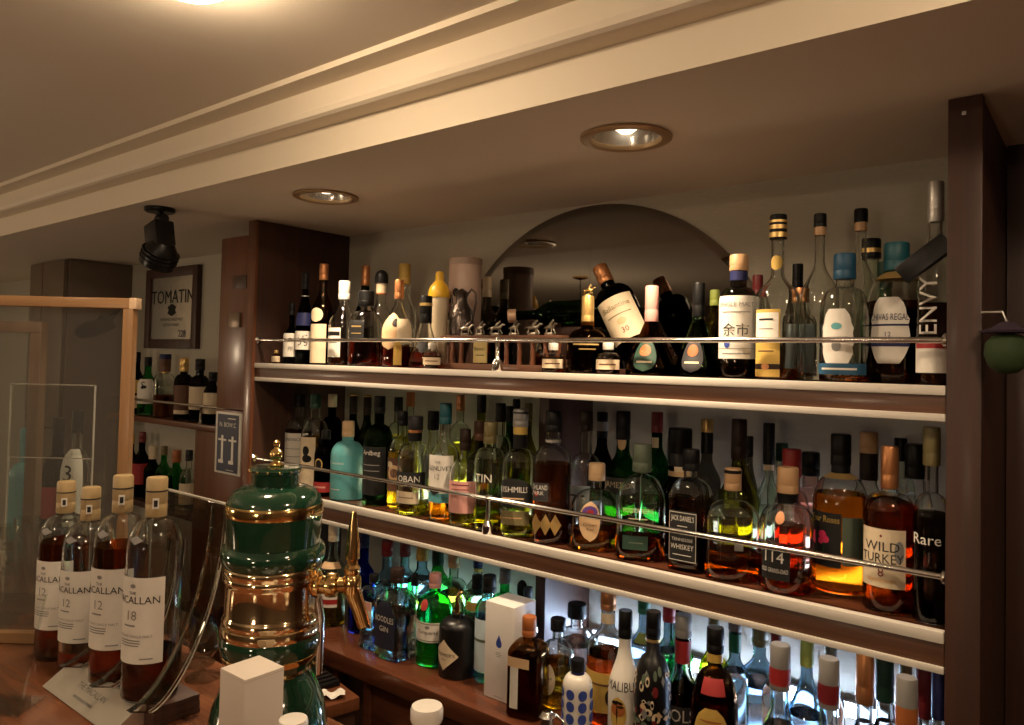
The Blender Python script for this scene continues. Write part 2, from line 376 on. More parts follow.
def bottle(name, label, px, top, wpx, Y, prof='scotch', gl='clear', cap='black', labels=(), liq=None, bands=(), n=2.0, ay=1.0, rot=None, rb=1.0, capstyle='plain', paint=None, at=None, H=None, R=None, cat='bottle', group=None):
    """px = picture column of the body, top = row of its top, wpx = body width; Y = how far back it stands; base on the current shelf"""
    z0 = SHELF['z']; H_in, R_in = H, R
    def solve(Yc):
        X = onY(px, top+40, Yc).x
        for _ in range(4):
            zt = onY(px, top, Yc).z; zb = z0 + (zt-z0)*0.3
            d0 = Vector((X, Yc, zb)) - ORG
            X += (px-(PCX + F_PX*d0.dot(RGT)/d0.dot(FWD)))*d0.dot(FWD)/F_PX/RGT.x
        lo, hi = 0.02, 0.6
        for _ in range(40):
            mid = (lo+hi)/2; v = Vector((X, Yc, z0+mid)) - ORG
            if PCY - F_PX*v.dot(UPV)/v.dot(FWD) > top: lo = mid
            else: hi = mid
        return Vector((X, Yc, z0)), (lo+hi)/2, wpx/2*depth(Vector((X, Yc, z0)))/F_PX
    if at is None:
        ke = 1.0 if n < 3 else 1.1
        best = None
        for k in range(0, 61):                     # stand it clear of its neighbours and inside the shelf
            Yc = Y + .0025*((k+1)//2)*(-1)**k
            loc, Hc, Rc = solve(Yc)
            if H_in is None: H = Hc
            if R_in is None: R = Rc
            rd = R*ke*(.92 if ay < 1 else 1); rx = R*ke*(.94 if ay < .8 else 1)
            pen = max(0, SHELF['y0']-(Yc-rd)) + max(0, (Yc+rd)-SHELF['y1'])
            for nm_, lb_, l2, r2, h2 in PLACED:
                if abs(l2.z-z0) < .02:
                    dd = (l2.xy-loc.xy).length - r2 - rx - .0008
                    if dd < 0: pen += -dd
            if best is None or pen < best[0]-1e-5: best = (pen, Yc, loc, H, R)
            if pen <= 1e-6: break
        pen, Y, loc, H, R = best
        if pen > 1e-4: print('TIGHT %.4f' % pen, label)
    else: loc = Vector(at)
    B = Bot(); B.pr = PR[prof] if isinstance(prof, str) else prof; B.H = H; B.R = R; B.n = n; B.ay = ay; B.rb = rb
    if rot is None: rot = 0.0 if n > 4.5 else math.degrees(math.atan2(-loc.x, loc.y))*0.88   # labels face the seats
    root = empty(name, loc, math.radians(rot)); tag(root, label, cat, group or SHELF['group'])
    PLACED.append((name, label, loc.copy(), R*max(1, ay)*(1.0 if n < 3 else 1.12), H))
    hc, rc = B.pr[4], B.pr[5]
    gm = mat('painted_'+paint, CL[paint], 0.35) if paint else (realglass('rglass_'+gl, GL[gl]) if REALGLASS else glass('glass_'+gl, GL[gl]))
    tt = samples(B.pr, 0, min(.985, hc+.05))
    body = obj('glass_body', ringmesh(B, tt) if (paint or not REALGLASS) else hollow(B, tt), gm, root)
    if liq:
        ln, lev = liq
        ts = samples(B.pr, .012, lev)
        obj('liquid', ringmesh(B, ts, -min(WALL, .25*B.R*B.pr[2])+.0004, 1.0), liquid('liquid_'+ln, LQ[ln]), root)
    if cap:
        r = rc*R; c0, c1 = hc*H, H
        if capstyle == 'dome':
            pts = [(r*.98, c0), (r, c0+.002)] + [(r*math.cos(a), c0+(c1-c0)*.45+(c1-c0)*.55*math.sin(a)) for a in [0, .3, .6, .9, 1.2, 1.45]] + [(0.0001, c1)]
        elif capstyle == 'cork':
            k = c0+(c1-c0)*.45
            pts = [(B.pr[2]*R*.85, c0), (B.pr[2]*R*.9, k-.001), (r*.97, k), (r, k+.002), (r, c1-.003), (r*.9, c1), (0.0001, c1)]
        else:
            pts = [(r*.97, c0), (r, c0+.001), (r, c0+(c1-c0)*.30), (r*.97, c0+(c1-c0)*.32), (r*.97, c0+(c1-c0)*.35), (r, c0+(c1-c0)*.37), (r*.985, c1-.0025), (r*.90, c1), (0.0001, c1)]
        obj('cap', lathe(pts, 20), cmat(cap), root)
    for bt0, bt1, bc in bands:
        tt = [bt0, (bt0+bt1)/2, bt1]
        bm = bmesh.new(); rings = []
        for t in tt:
            rr = max(radf(B.pr, t, rb)*R, rc*R*1.0 if t > hc else 0) + .0009
            rings.append([bm.verts.new((rr*math.sin(2*PI*k/24), -rr*math.cos(2*PI*k/24), t*H)) for k in range(24)])
        for a, b2 in zip(rings, rings[1:]):
            for k in range(24): bm.faces.new((a[k], a[(k+1) % 24], b2[(k+1) % 24], b2[k]))
        obj('neck_band', fin(bm), cmat(bc), root)
    for li, lb in enumerate(labels):
        t0, t1, ha, c = lb[:4]; o = lb[4] if len(lb) > 4 else {}
        ac = o.get('a', 0.0)
        lo = root
        if c: lo = obj('label', patch(B, t0, t1, ha, ac, o.get('shape', 'rect'), .0006+.0005*(li % 3)), paper(c), root)
        for tx in o.get('text', ()):
            s, v, hh, tcn = tx[:4]; vert = len(tx) > 4 and tx[4]
            wrap_text(B, s, t0+(t1-t0)*v, (t1-t0)*hh, ac, ((t1-t0)*.9 if vert else ha), cmat(tcn), lo, off=.0013+.0005*(li % 3), vert=vert)
        for mk in list(o.get('marks', ())) + list(o.get('xmarks', ())):
            u, v, su, sv, mc = mk[:5]; sh = mk[5] if len(mk) > 5 else 'oval'
            th = t1-t0
            obj('label_mark', patch(B, t0+th*(v-sv/2), t0+th*(v+sv/2), ha*su, ac+ha*u, sh, .0010+.0005*(li % 3)), cmat(mc), lo)
    return root, B
# ------------------------------------------------------------------ the room shell
Z_SOF = EYE+0.43; Y_WALL = 1.71; Y_SOF = 1.0
Z_UP = EYE-0.023; Z_MID = EYE-0.404; Z_LOW = EYE-0.75; Z_CTR = EYE-0.535
X0, X1, YB = -5.6, 1.6, -3.2
FLOOR_Z = 0.0
struct('floor', box((X0, YB, -0.1), (X1, Y_WALL, 0)), wood('floor_wood', (0.06, 0.03, 0.018), (0.11, 0.055, 0.03), 'X', 10, 0.4, 0.1))
struct('wall_back', box((X0, Y_WALL, 0), (X1, Y_WALL+.1, 2.7)), WALLP)
struct('wall_left', box((X0-.1, YB, 0), (X0, Y_WALL, 2.7)), mat('plaster_tan', (0.36, 0.29, 0.21), 0.8, bump=.1))
struct('wall_right', box((X1, YB, 0), (X1+.1, Y_WALL, 2.7)), mat('plaster_dark', (0.12, 0.085, 0.06), 0.8, bump=.1))
struct('wall_front', box((X0, YB-.1, 0), (X1, YB, 2.7)), mat('plaster_dark', (0.12, 0.085, 0.06), 0.8))

# low soffit over the back bar, with round cut-outs for two recessed lamps
LAMPS = [onZ(326, 196, Z_SOF), onZ(626, 137, Z_SOF)]
def soffit():
    bm = bmesh.new(); z = Z_SOF; hr = 0.072; q = 0.11
    def quad(xa, xb, ya, yb):
        bm.faces.new([bm.verts.new(c) for c in ((xa, ya, z), (xb, ya, z), (xb, yb, z), (xa, yb, z))])
    xs = X0
    for L in LAMPS:
        quad(xs, L.x-q, Y_SOF, Y_WALL); quad(L.x-q, L.x+q, Y_SOF, L.y-q); quad(L.x-q, L.x+q, L.y+q, Y_WALL)
        n = 40; A = []; Bq = []
        for k in range(n):
            a = 2*PI*k/n; c, s = math.cos(a), math.sin(a); m = max(abs(c), abs(s))
            A.append(bm.verts.new((L.x+hr*c, L.y+hr*s, z))); Bq.append(bm.verts.new((L.x+q*c/m, L.y+q*s/m, z)))
        for k in range(n): bm.faces.new((A[k], A[(k+1) % n], Bq[(k+1) % n], Bq[k]))
        xs = L.x+q
    quad(xs, X1, Y_SOF, Y_WALL)
    me = fin(bm, False); return me
struct('ceiling_soffit', soffit(), CEIL)
# stepped crown moulding in front of the soffit, then the high ceiling
zA = EYE+0.497; yA = 0.942
zB = onY(512, 22, yA).z; yB2 = onZ(512, 3, zB).y; zC = zB+0.012
def strip(name, pts, m):
    bm = bmesh.new()
    for (ya, za), (yb, zb) in zip(pts, pts[1:]):
        bm.faces.new([bm.verts.new(c) for c in ((X0, ya, za), (X1, ya, za), (X1, yb, zb), (X0, yb, zb))])
    me = bpy.data.meshes.new('s'); bm.to_mesh(me); bm.free(); return struct(name, me, m)
strip('trim_1', [(Y_SOF, Z_SOF), (Y_SOF, zA)], FASC)
strip('trim_2', [(Y_SOF, zA), (yA+.012, zA), (yA+.004, zA+.004), (yA, zA+.014)], FASC)
strip('trim_3', [(yA, zA+.014), (yA, zB)], FASC)
strip('trim_4', [(yA, zB), (yB2, zB), (yB2, zC)], FASC)
ROOM_LAMPS = [onZ(190, -14, zC)]
strip('ceiling', [(yB2, zC), (YB, zC)], CEIL)
struct('ceiling_slab', box((X0, YB, 2.62), (X1, Y_WALL, 2.7)), CEIL)

def downlight(P, label, watts, dia=0.172, big=False):
    t = empty('recessed_downlight', P)
    tag(t, label, 'ceiling lamp')
    ro, ri = dia/2, dia*.37
    obj('trim_ring', lathe([(ro, -.001), (ro, -.005), (ro-.010, -.008), (ri+.003, -.006), (ri, 0.0), (ri, .004)], 40, False), mat('tan_trim', (0.42, 0.29, 0.16), 0.35, 0.4), t)
    obj('reflector', lathe([(ri, 0.002), (ri*.95, .02), (ri*.75, .05), (ri*.45, .068), (.016, .072)], 40, False), mat('silver_reflector', (0.85, 0.83, 0.78), 0.22, 1.0), t)
    g = emitter('lamp_glow_big' if big else 'lamp_glow', (1.0, 0.80, 0.55), 18.0 if big else 2.6)
    obj('bulb', lathe([(.0001, .006), (.012, .008), (.022, .016), (.024, .030), (.014, .070)], 20, False), g, t)
    ld = bpy.data.lights.new('downlight_beam', 'SPOT'); ld.energy = watts; ld.color = WARM; ld.spot_size = math.radians(125); ld.spot_blend = 0.9; ld.shadow_soft_size = 0.03
    lo = bpy.data.objects.new('downlight_beam', ld); COL.objects.link(lo); lo.parent = t; lo.location = (0, 0, -0.012)
    return t
downlight(LAMPS[0], 'round recessed ceiling downlight nearer the wooden pillar and the far end', SPOT_SOFFIT)
downlight(LAMPS[1], 'larger looking round recessed downlight above the arched mirror', SPOT_SOFFIT)
# opal dome lamps under the high ceiling; the first one just shows at the top of the picture, the rest are unseen, added to light fascia and ceiling
def dome(x, y, label):
    t = empty('dome_lamp', (x, y, zC)); tag(t, label, 'ceiling lamp', 'dome lamps under the high ceiling')
    obj('collar', lathe([(.078, 0), (.078, -.010), (.066, -.012), (.066, 0)], 32, False), mat('tan_trim', (0.42, 0.29, 0.16), 0.35, 0.4), t)
    obj('opal_dome', lathe([(.066, -.004)] + [(.066*math.cos(a), -.008-.040*math.sin(a)) for a in [.1, .3, .5, .7, .9, 1.1, 1.3, 1.5]] + [(.0001, -.048)], 32, False), emitter('opal_glow', WARM, DOME), t)
L0 = onZ(190, -16, zC-.03)
for dx, dy, lb in ((0, 0, 'glowing opal ceiling lamp cut off by the top edge of the picture'), (1.25, .06, 'added unseen fill dome above the near part of the bar counter'), (2.5, .06, 'added unseen fill dome above the near right end of the bar'), (0.1, -1.5, 'added unseen fill dome over the seats towards the far end'), (1.6, -1.5, 'added unseen fill dome over the seats behind the viewer')):
    dome(L0.x+dx, L0.y+dy, lb)

# hanging globes added out of view to brighten ceiling, soffit and fascia
def fill_globe(x, y, z, label):
    t = empty('fill_globe_lamp', (x, y, zC)); tag(t, label, 'fill lamp', 'unseen fill globes')
    obj('canopy', lathe([(.05, 0), (.05, -.012), (.012, -.022), (.0001, -.022)], 24), BRASS, t)
    obj('cord', tube([(0, 0, -.02), (0, 0, z-zC+.09)], .003, 8), BLACKP, t)
    obj('globe', lathe([(.0001, z-zC-.085)] + [(.085*math.cos(a), z-zC+.085*math.sin(a)) for a in [-1.3+.2*k for k in range(14)]] + [(.02, z-zC+.086)], 24), emitter('fill_globe_glow', WARM, FILL_STRENGTH), t)
for x, y, z, lb in FILL_GLOBES: fill_globe(x, y, z, lb)

# ------------------------------------------------------------------ pillar, posts, partition
XP = onY(263, 220.5, 1.36).x          # face of the side panel that closes the shelves on the left
XR0, XR1 = -0.202, -0.155
t = empty('side_pillar', (XP-.02, 1.5, 0)); tag(t, 'tall reddish brown wooden pillar closing the left end of the shelves', 'pillar')
def wpart(name, lo, hi, m, parent, bev=0.002):
    o = obj(name, box(lo, hi, bev), m, parent); o.matrix_parent_inverse = Matrix.Translation(-parent.location) if not parent.rotation_euler.z else parent.matrix_world.inverted(); return o
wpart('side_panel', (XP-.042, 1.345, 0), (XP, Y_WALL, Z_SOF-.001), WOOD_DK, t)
wpart('front_edge', (XP-.044, 1.338, 0), (XP+.001, 1.347, Z_SOF-.001), WOOD_RED, t, 0.001)
XL = onY(222, 240, 1.36).x; ztop = onY(235, 237, 1.36).z; zsplit = onY(215, 408, 1.36).z
wpart('upper_panel', (XL, 1.36, zsplit+.002), (XP-.044, 1.40, ztop), WOOD_RED, t)
wpart('lower_panel', (XL, 1.36, 0), (XP-.044, 1.40, zsplit-.002), WOOD_RED, t)
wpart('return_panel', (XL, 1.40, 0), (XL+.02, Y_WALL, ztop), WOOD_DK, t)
P = onY(240.5, 282, 1.36); wpart('dark_plate', (P.x-.038, 1.357, P.z-.022), (P.x+.038, 1.36, P.z+.022), mat('plate_brown', (0.05, 0.024, 0.014), 0.4), t, .001)
P = onY(236, 320, 1.36); wpart('switch_plate', (P.x-.032, 1.352, P.z-.024), (P.x+.032, 1.36, P.z+.024), mat('switch_bronze', (0.20, 0.15, 0.11), 0.3, 0.6), t, .002)
# poster on the pillar
PT = [onY(*c, 1.357) for c in ((218, 411), (243, 414), (240, 476), (214, 472))]
pw, ph = (PT[1].x-PT[0].x+PT[2].x-PT[3].x)/2, (PT[0].z-PT[3].z+PT[1].z-PT[2].z)/2
pc = sum(PT, Vector())/4
t = empty('poster', (pc.x, 1.358, pc.z-ph/2)); tag(t, 'small navy poster with white drawn figure in a pale frame on pillar', 'poster')
obj('frame', box((-pw/2, -.004, 0), (pw/2, .001, ph), .001), cmat('white'), t)
obj('print', box((-pw/2*.82, -.0052, ph*.035), (pw/2*.82, -.004, ph*.965)), mat('print_navy', (0.035, 0.042, 0.075), 0.5), t)
wm = cmat('white')
flat_text('lettering', 'N. BOW.C', ph*.075, wm, t, (0, -.006, ph*.80), (1, 0, 0), (0, 0, 1), pw*.7)
obj('printed_line', box((0, -.0062, ph*.893), (pw*.3, -.0053, ph*.908)), wm, t)
obj('printed_line', box((-.02*pw, -.0062, ph*.065), (pw*.26, -.0053, ph*.073)), wm, t)
bm = bmesh.new()
for sx in (-.2, .2):
    bm_box(bm, (pw*sx-pw*.035, -.0062, ph*.22), (pw*sx+pw*.035, -.0053, ph*.62))
    bm_box(bm, (pw*sx-pw*.15, -.0063, ph*.535), (pw*sx+pw*.15, -.0054, ph*.565))
    bm_box(bm, (pw*sx-pw*.13, -.0063, ph*.17), (pw*sx+pw*.05, -.0054, ph*.225))
obj('figure', fin(bm, False), wm, t)

t = empty('side_post', ((XR0+XR1)/2, 1.36, 0)); tag(t, 'dark brown wooden post closing the right end of the shelves', 'post')
wpart('front_board', (XR0, 1.345, 0), (XR1, 1.37, Z_SOF-.001), WOOD_DK, t)
wpart('side_board', (XR0+.002, 1.37, 0), (XR1-.002, Y_WALL, Z_SOF-.001), WOOD_DK, t)
P = onY(964, 113, 1.345); o = wpart('screw', (P.x-.003, 1.3435, P.z-.003), (P.x+.003, 1.346, P.z+.003), STEEL, t, .001)
struct('wall_panel', box((XR1, Y_WALL-.02, 0), (X1, Y_WALL, Z_SOF)), WOOD_DK)
XPT = -1.075
for nm, za, zb, lb in (('partition_board', Z_MID+.001, Z_UP-.056, 'dark wooden divider board between the two middle shelf bays'), ('partition_board', Z_LOW+.001, Z_MID-.065, 'dark wooden divider board between the two lowest bays')):
    o = obj(nm, box((-.015, -.1, 0), (.015, .1, zb-za), .001), WOOD_DK); o.location = (XPT-.015, 1.607, za); tag(o, lb, 'divider')

# ------------------------------------------------------------------ shelves with lips and rails
def shelf(ztop, thick, lipt, lipb, label, zr, bracket_px, y0=1.352):
    t = empty('display_shelf', ((XP+XR0)/2, 1.53, ztop-thick)); tag(t, label, 'shelf')
    a, b = XP+.001, XR0-.001
    wpart('board', (a, y0+.006, ztop-.022), (b, Y_WALL-.001, ztop), WOOD_BACK, t)
    wpart('underside', (a, y0+.02, ztop-thick+.003), (b, Y_WALL-.001, ztop-.022), WOOD_DK, t, 0)
    wpart('upper_lip', (a, y0-.008, ztop-lipt), (b, y0+.010, ztop+.0012), CREAM, t, .0025)
    wpart('front_board', (a, y0-.001, ztop-thick+lipb), (b, y0+.020, ztop-lipt), WOOD_FRONT, t, .0005)
    wpart('lower_lip', (a, y0-.006, ztop-thick), (b, y0+.018, ztop-thick+lipb), CREAM, t, .002)
    yr = y0+.004
    r = obj('guard_rail', tube([(a, yr, zr), (b, yr, zr)], .0052, 12), CHROME, t); r.matrix_parent_inverse = Matrix.Translation(-t.location)
    for xx, s in ((a, 1), (b, -1)):
        f = obj('flange', lathe([(.0001, .006), (.008, .006), (.0115, .003), (.0115, 0), (.0001, 0)], 20), CHROME, t)
        f.matrix_parent_inverse = Matrix.Translation(-t.location)
        f.matrix_basis = Matrix.Translation((xx, yr, zr)) @ Matrix.Rotation(s*PI/2, 4, 'Y')
    xb = onY(bracket_px, 360, yr).x if bracket_px else None
    f = obj('rail_bracket', lathe([(.012, 0), (.013, .002), (.013, .020), (.010, .024), (.0055, .030), (.0045, zr-ztop-.012), (.007, zr-ztop-.006), (.007, zr-ztop+.006), (.0001, zr-ztop+.009)], 20), CHROME, t)
    f.matrix_parent_inverse = Matrix.Translation(-t.location); f.location = (xb, yr+.002, ztop+.001)
    return t
Z_RU, Z_RM = EYE+.050, EYE-.320
shelf(Z_UP, .055, .014, .012, 'upper wooden bottle shelf with cream edges and chrome rail under the mirror', Z_RU, 497)
def xat(px, py, Y): return onY(px, py, Y).x
shelf(Z_MID, .064, .017, .011, 'middle wooden bottle shelf with cream edges and chrome rail', Z_RM, 491)

# back counter under the lowest bottles
t = empty('back_counter', ((XP+XR0)/2, 1.45, 0)); tag(t, 'glossy reddish back counter with drawers under the lowest bottles', 'counter')
wpart('worktop', (XP+.001, 1.25, Z_LOW-.045), (XR0-.001, Y_WALL-.001, Z_LOW), WOOD_BACK, t, .004)
for k, px in enumerate((375, 520)):
    pass
xa = XP+.001
wpart('carcass', (xa, 1.30, 0), (XR0-.001, Y_WALL-.001, Z_LOW-.045), WOOD_DK, t)
xs = [onY(p, 700, 1.28).x for p in (345, 374, 445)] + [-.85, -.53, XR0-.02]
for a_, b_ in zip(xs[1:], xs[2:]):
    d = wpart('drawer', (a_+.006, 1.268, Z_LOW-.24), (b_-.006, 1.302, Z_LOW-.058), WOOD_BACK, t, .003)
    kx = (a_+b_)/2
    k = obj('knob', lathe([(.004, 0), (.004, .010), (.011, .014), (.011, .020), (.0001, .024)], 16), BRASS, d)
    k.matrix_basis = Matrix.Translation((kx, 1.268, Z_LOW-.15)) @ Matrix.Rotation(PI/2, 4, 'X')
wpart('upright', (xs[1]-.02, 1.262, 0), (xs[1]+.004, 1.30, Z_LOW-.045), WOOD_BACK, t)
wpart('upright', (xs[0]-.03, 1.262, 0), (xs[0]-.01, 1.30, Z_LOW-.045), WOOD_BACK, t)

# LED strips along the back of each bay
def led(xa, xb, z, col, strength, label, y=1.694):
    t = empty('led_strip', ((xa+xb)/2, y, z)); tag(t, label, 'light strip', 'light strips behind the bottles')
    L = xb-xa
    obj('channel', box((-L/2, -.004, 0), (L/2, .012, .030), .001), mat('white_channel', (0.75, 0.75, 0.75), .5), t)
    e = emitter('led_'+'%d_%d_%d' % tuple(int(c*99) for c in col)+'_%d' % strength, col, strength)
    d = obj('diffuser', box((-L/2+.01, -.010, .003), (L/2-.01, -.004, .027)), e, t)
    return t
led(XP+.02, XPT-.04, Z_MID+.012, (0.94, 1.0, 0.62), 14, 'warm light strip along the back of the middle left bay')
led(XPT+.02, XR0-.02, Z_MID+.012, (0.88, 0.90, 1.0), 17, 'cool light strip along the back of the middle right bay')
led(XP+.30, XPT-.04, Z_LOW+.030, (0.50, 0.88, 0.92), 18, 'teal white light strip along the back of the lowest left bay')
led(XPT+.02, XR0-.02, Z_LOW+.030, (0.55, 0.72, 1.0), 90, 'bright blue white light strip along the back of the lowest right bay')

# arched mirror in two halves
mc = Vector((-1.08, Y_WALL-.001, EYE-.097)); mr = .522; zb = Z_UP+.004
t = empty('arched_mirror', (mc.x, mc.y, zb)); tag(t, 'large arched wall mirror behind the upper shelf bottles', 'mirror')
xj = onY(590, 240, 1.70).x - mc.x
def half(sgn, name):
    a0 = math.asin((zb-mc.z)/mr); pts = []
    n = 24
    if sgn > 0: angs = [a0 + (math.acos(xj/mr)-a0)*k/n for k in range(n+1)]
    else: angs = [math.acos(xj/mr) + (PI-a0-math.acos(xj/mr))*k/n for k in range(n+1)]
    arc = [(mr*math.cos(a), mr*math.sin(a)+mc.z-zb) for a in angs]
    g = .0008*sgn
    poly = [(xj+g, 0)] + (arc if sgn > 0 else arc)
    bm = bmesh.new()
    def shr(p, s): return (p[0]*s if abs(p[0]-xj) > .002 else p[0], p[1]*s if p[1] > .001 else p[1])
    o_ = [bm.verts.new((p[0], -.003, p[1])) for p in poly]
    i_ = [bm.verts.new((q[0], -.007, q[1])) for q in (shr(p, .955) for p in poly)]
    bk = [bm.verts.new((p[0], 0, p[1])) for p in poly]
    m = len(poly)
    bm.faces.new(i_)
    for k in range(m):
        bm.faces.new((o_[k], o_[(k+1) % m], i_[(k+1) % m], i_[k])); bm.faces.new((bk[k], bk[(k+1) % m], o_[(k+1) % m], o_[k]))
    bmesh.ops.recalc_face_normals(bm, faces=bm.faces)
    me = bpy.data.meshes.new('mh'); bm.to_mesh(me); bm.free()
    return obj(name, me, mirror_mat('mirror_silver', (0.24, 0.23, 0.215), .015), t)
half(1, 'mirror_pane'); half(-1, 'mirror_pane')
# ------------------------------------------------------------------ upper shelf
SHELF.update(y0=1.3635, y1=1.702, z=Z_UP+.0005, group='bottles on the upper shelf')
b = bottle
R1, R2, R3, R4 = 1.412, 1.497, 1.58, 1.655
b('miniature_bottle', 'tiny miniature bottle with gold cap at the far left end of upper shelf', 276, 350, 9, 1.39, 'mini', 'amber', 'gold', [(.12, .55, 60, 'cream')])
b('sake_bottle', 'small dark bottle with white label, leftmost full bottle on upper shelf', 291, 303, 15, R1, 'long', 'black', 'black', [(.12, .50, 75, 'white', dict(text=[('白', .72, .2, 'charcoal'), ('州', .35, .2, 'charcoal')]))])
b('sake_bottle', 'tall blue black bottle with navy neck foil and brush lettered white label', 304, 273, 17, R1+.01, 'slim', 'black', 'black', [(.16, .36, 85, 'white', dict(text=[('秀', .5, .6, 'charcoal')]))], bands=[(.42, .56, 'navy'), (.74, .75, 'silver')])
b('whisky_bottle', 'tall dark bottle with copper gold cap and cream medallion over cream label', 322, 264, 22, 1.425, 'tall', 'brown', 'copper', [(.02, .40, 52, 'cream', dict(a=-25)), (.42, .56, 38, 'cream', dict(a=-30, shape='oval'))], liq=('dark', .36))
b('whisky_bottle', 'clear sloping bottle with white cap and black barred white label', 343, 281, 29, R1, 'wine', 'clear', 'white', [(.10, .44, 34, 'white', dict(a=-38, xmarks=[(0, 0.82, .6, 0.035, 'charcoal', 'rect'), (0, 0.5, .6, 0.017, 'charcoal', 'rect')], marks=[(0, .80, .9, .14, 'black', 'rect')]))], liq=('brown', .30))
b('whisky_bottle', 'slim dark bottle with long gold foil neck behind the round decanter', 364, 266, 20, R3, (.50, .70, .42, 's', .80, .46), 'dkgreen', 'copper')
b('decanter_bottle', 'round clear decanter with black stopper and black and gold label', 365, 291, 34, R1, (.55, .74, .40, 'r', .80, .48), 'clear', 'black', [(.34, .60, 30, 'black', dict(a=-30, xmarks=[(0, 0.7, .6, 0.070, 'gold', 'rect'), (0, 0.35, .6, 0.042, 'gold', 'rect')]))], liq=('red', .32), n=2.6, ay=.8)
b('whisky_bottle', 'clear bottle with black domed stopper and cream neck band', 380, 270, 24, R2+.01, (.48, .68, .40, 's', .86, .56), 'clear', 'black', bands=[(.76, .86, 'cream'), (.745, .76, 'orange')], liq=('brown', .25), capstyle='dome')
b('whisky_bottle', 'tall clear bottle sealed in yellow wax at the back of the upper shelf', 403, 264, 26, R3, (.5, .70, .42, 's', .80, .46), 'clear', 'mustard', liq=('brown', .2))
b('cork_bottle', 'clear bottle with long copper stopper and tan hound shaped label', 398, 280, 32, R1, (.40, .76, .26, 's', .78, .30), 'clear', 'copper', [(.20, .62, 50, 'tan', dict(a=-30, shape='oval', marks=[(.5, .72, .3, .24, 'dkbrown')])), (.28, .55, 30, 'cream', dict(a=30)), (.03, .30, 14, 'mustard', dict(a=5, shape='arch')), (.40, .56, 9, 'rose', dict(a=44, shape='oval'))], liq=('red', .24))
b('decanter_bottle', 'conical crystal decanter with black neck collar and gold crown stopper', 425, 296, 33, R1+.015, (.10, .58, .36, 'c', .62, .38), 'clear', 'black', [(.20, .40, 30, 'charcoal', dict(a=-8, shape='diamond'))], liq=('red', .22), bands=[(.86, .90, 'gold')])
b('miniature_bottle', 'miniature round bottle with cream label in front of crystal decanter', 432, 343, 18, 1.378, 'mini', 'clear', 'white', [(.16, .44, 70, 'cream', dict(xmarks=[(0, 0.5, .6, 0.140, 'brown', 'rect')]))], liq=('rust', .5))
b('baby_bottle', 'white feeding bottle shaped flask with bright yellow rubber teat top', 438, 271, 19, R2, (.72, .74, .88, 'r', .74, 1.12), 'clear', None, paint='cream')
_r, _B = bpy.data.objects['baby_bottle'], None
H_ = PLACED[-1][4]; R_ = PLACED[-1][3]
obj('teat', lathe([(R_*1.12, H_*.725), (R_*1.16, H_*.74), (R_*1.12, H_*.79), (R_*.95, H_*.84), (R_*.66, H_*.875), (R_*.44, H_*.90), (R_*.42, H_*.94), (R_*.44, H_*.965), (R_*.34, H_*.99), (.0001, H_)], 24), mat('yellow_rubber', CL['yellow'], .35), _r)
PLACED.append(('tube', 't', onY(464, 330, R3)*1.0, .047, .2)); PLACED[-1][2].z = Z_UP
b('whisky_bottle', 'clear slope necked bottle with cream cap just right of the patterned tube', 486, 277, 24, R4, 'wine', 'smoke', 'cream')
Pt = onY(464, 330, R3); rt_ = 33/2*depth(Pt)/F_PX; ht_ = onY(464, 259, R3).z-Z_UP
t = empty('gift_tube', (Pt.x, R3, Z_UP+.0005)); tag(t, 'tall pinkish cylindrical gift tube printed with dark flowers', 'tube')
obj('tube_body', lathe([(rt_*.97, 0), (rt_, .002), (rt_, ht_*.93), (rt_*.99, ht_*.935)], 32), mat('tube_pink', (0.50, 0.36, 0.29), .5, var=.1), t)
obj('lid', lathe([(rt_*1.01, ht_*.935), (rt_*1.02, ht_*.94), (rt_*1.02, ht_*.995), (rt_*.98, ht_), (.0001, ht_)], 32), mat('tube_lid', (0.40, 0.29, 0.23), .45), t)
Bt = Bot(); Bt.pr = (.99, 1, 1, 'r', 1, 1); Bt.H = ht_; Bt.R = rt_; Bt.n = 2; Bt.ay = 1; Bt.rb = 1
for k in range(16):
    a = -60+random.random()*110; v = .12+random.random()*.55
    obj('printed_flower', patch(Bt, v, v+.05+.05*random.random(), 9+8*random.random(), a, 'oval'), cmat(['charcoal', 'pink', 'dkred', 'charcoal'][k % 4]), t)
# wooden rack with stoppers
YR = 1.44
A_ = onY(447, 362, YR); Bx = onY(566, 366, YR); zt0 = onY(500, 336, YR).z
t = empty('stopper_rack', ((A_.x+Bx.x)/2, YR, Z_UP+.0005)); tag(t, 'wooden display rack with turned posts and brass plaque on upper shelf', 'display rack')
L2 = (Bx.x-A_.x)/2; hz = zt0-Z_UP
obj('top_board', box((-L2, -.028, hz-.016), (L2, .020, hz), .002), WOOD_FRONT, t)
obj('base_board', box((-L2, -.030, 0), (L2, .020, .016), .002), WOOD_FRONT, t)
for k, px in enumerate((452, 461, 497, 506, 519, 532, 545, 558)):
    xx = onY(px, 352, YR-.02).x-t.location.x
    o = obj('rack_post', lathe([(.006, .016), (.007, .020), (.005, .03), (.006, (hz)/2), (.005, hz-.03), (.007, hz-.02), (.006, hz-.016)], 14), WOOD_RED, t); o.location = (xx, -.018, 0)
xx = onY(481, 352, YR-.027).x-t.location.x
pl = obj('plaque', box((xx-.022, -.031, .018), (xx+.022, -.028, hz-.017), .001), mat('aged_brass', (0.42, 0.33, 0.14), .4, .7), t)
flat_text('plaque_text', "Blanton's", .009, cmat('dkbrown'), pl, (xx, -.0315, hz*.62), (1, 0, 0), (0, 0, 1), .036)
obj('engraved_line', box((xx-.014, -.0316, hz*.42), (xx+.014, -.0311, hz*.42+.002)), cmat('dkbrown'), pl)
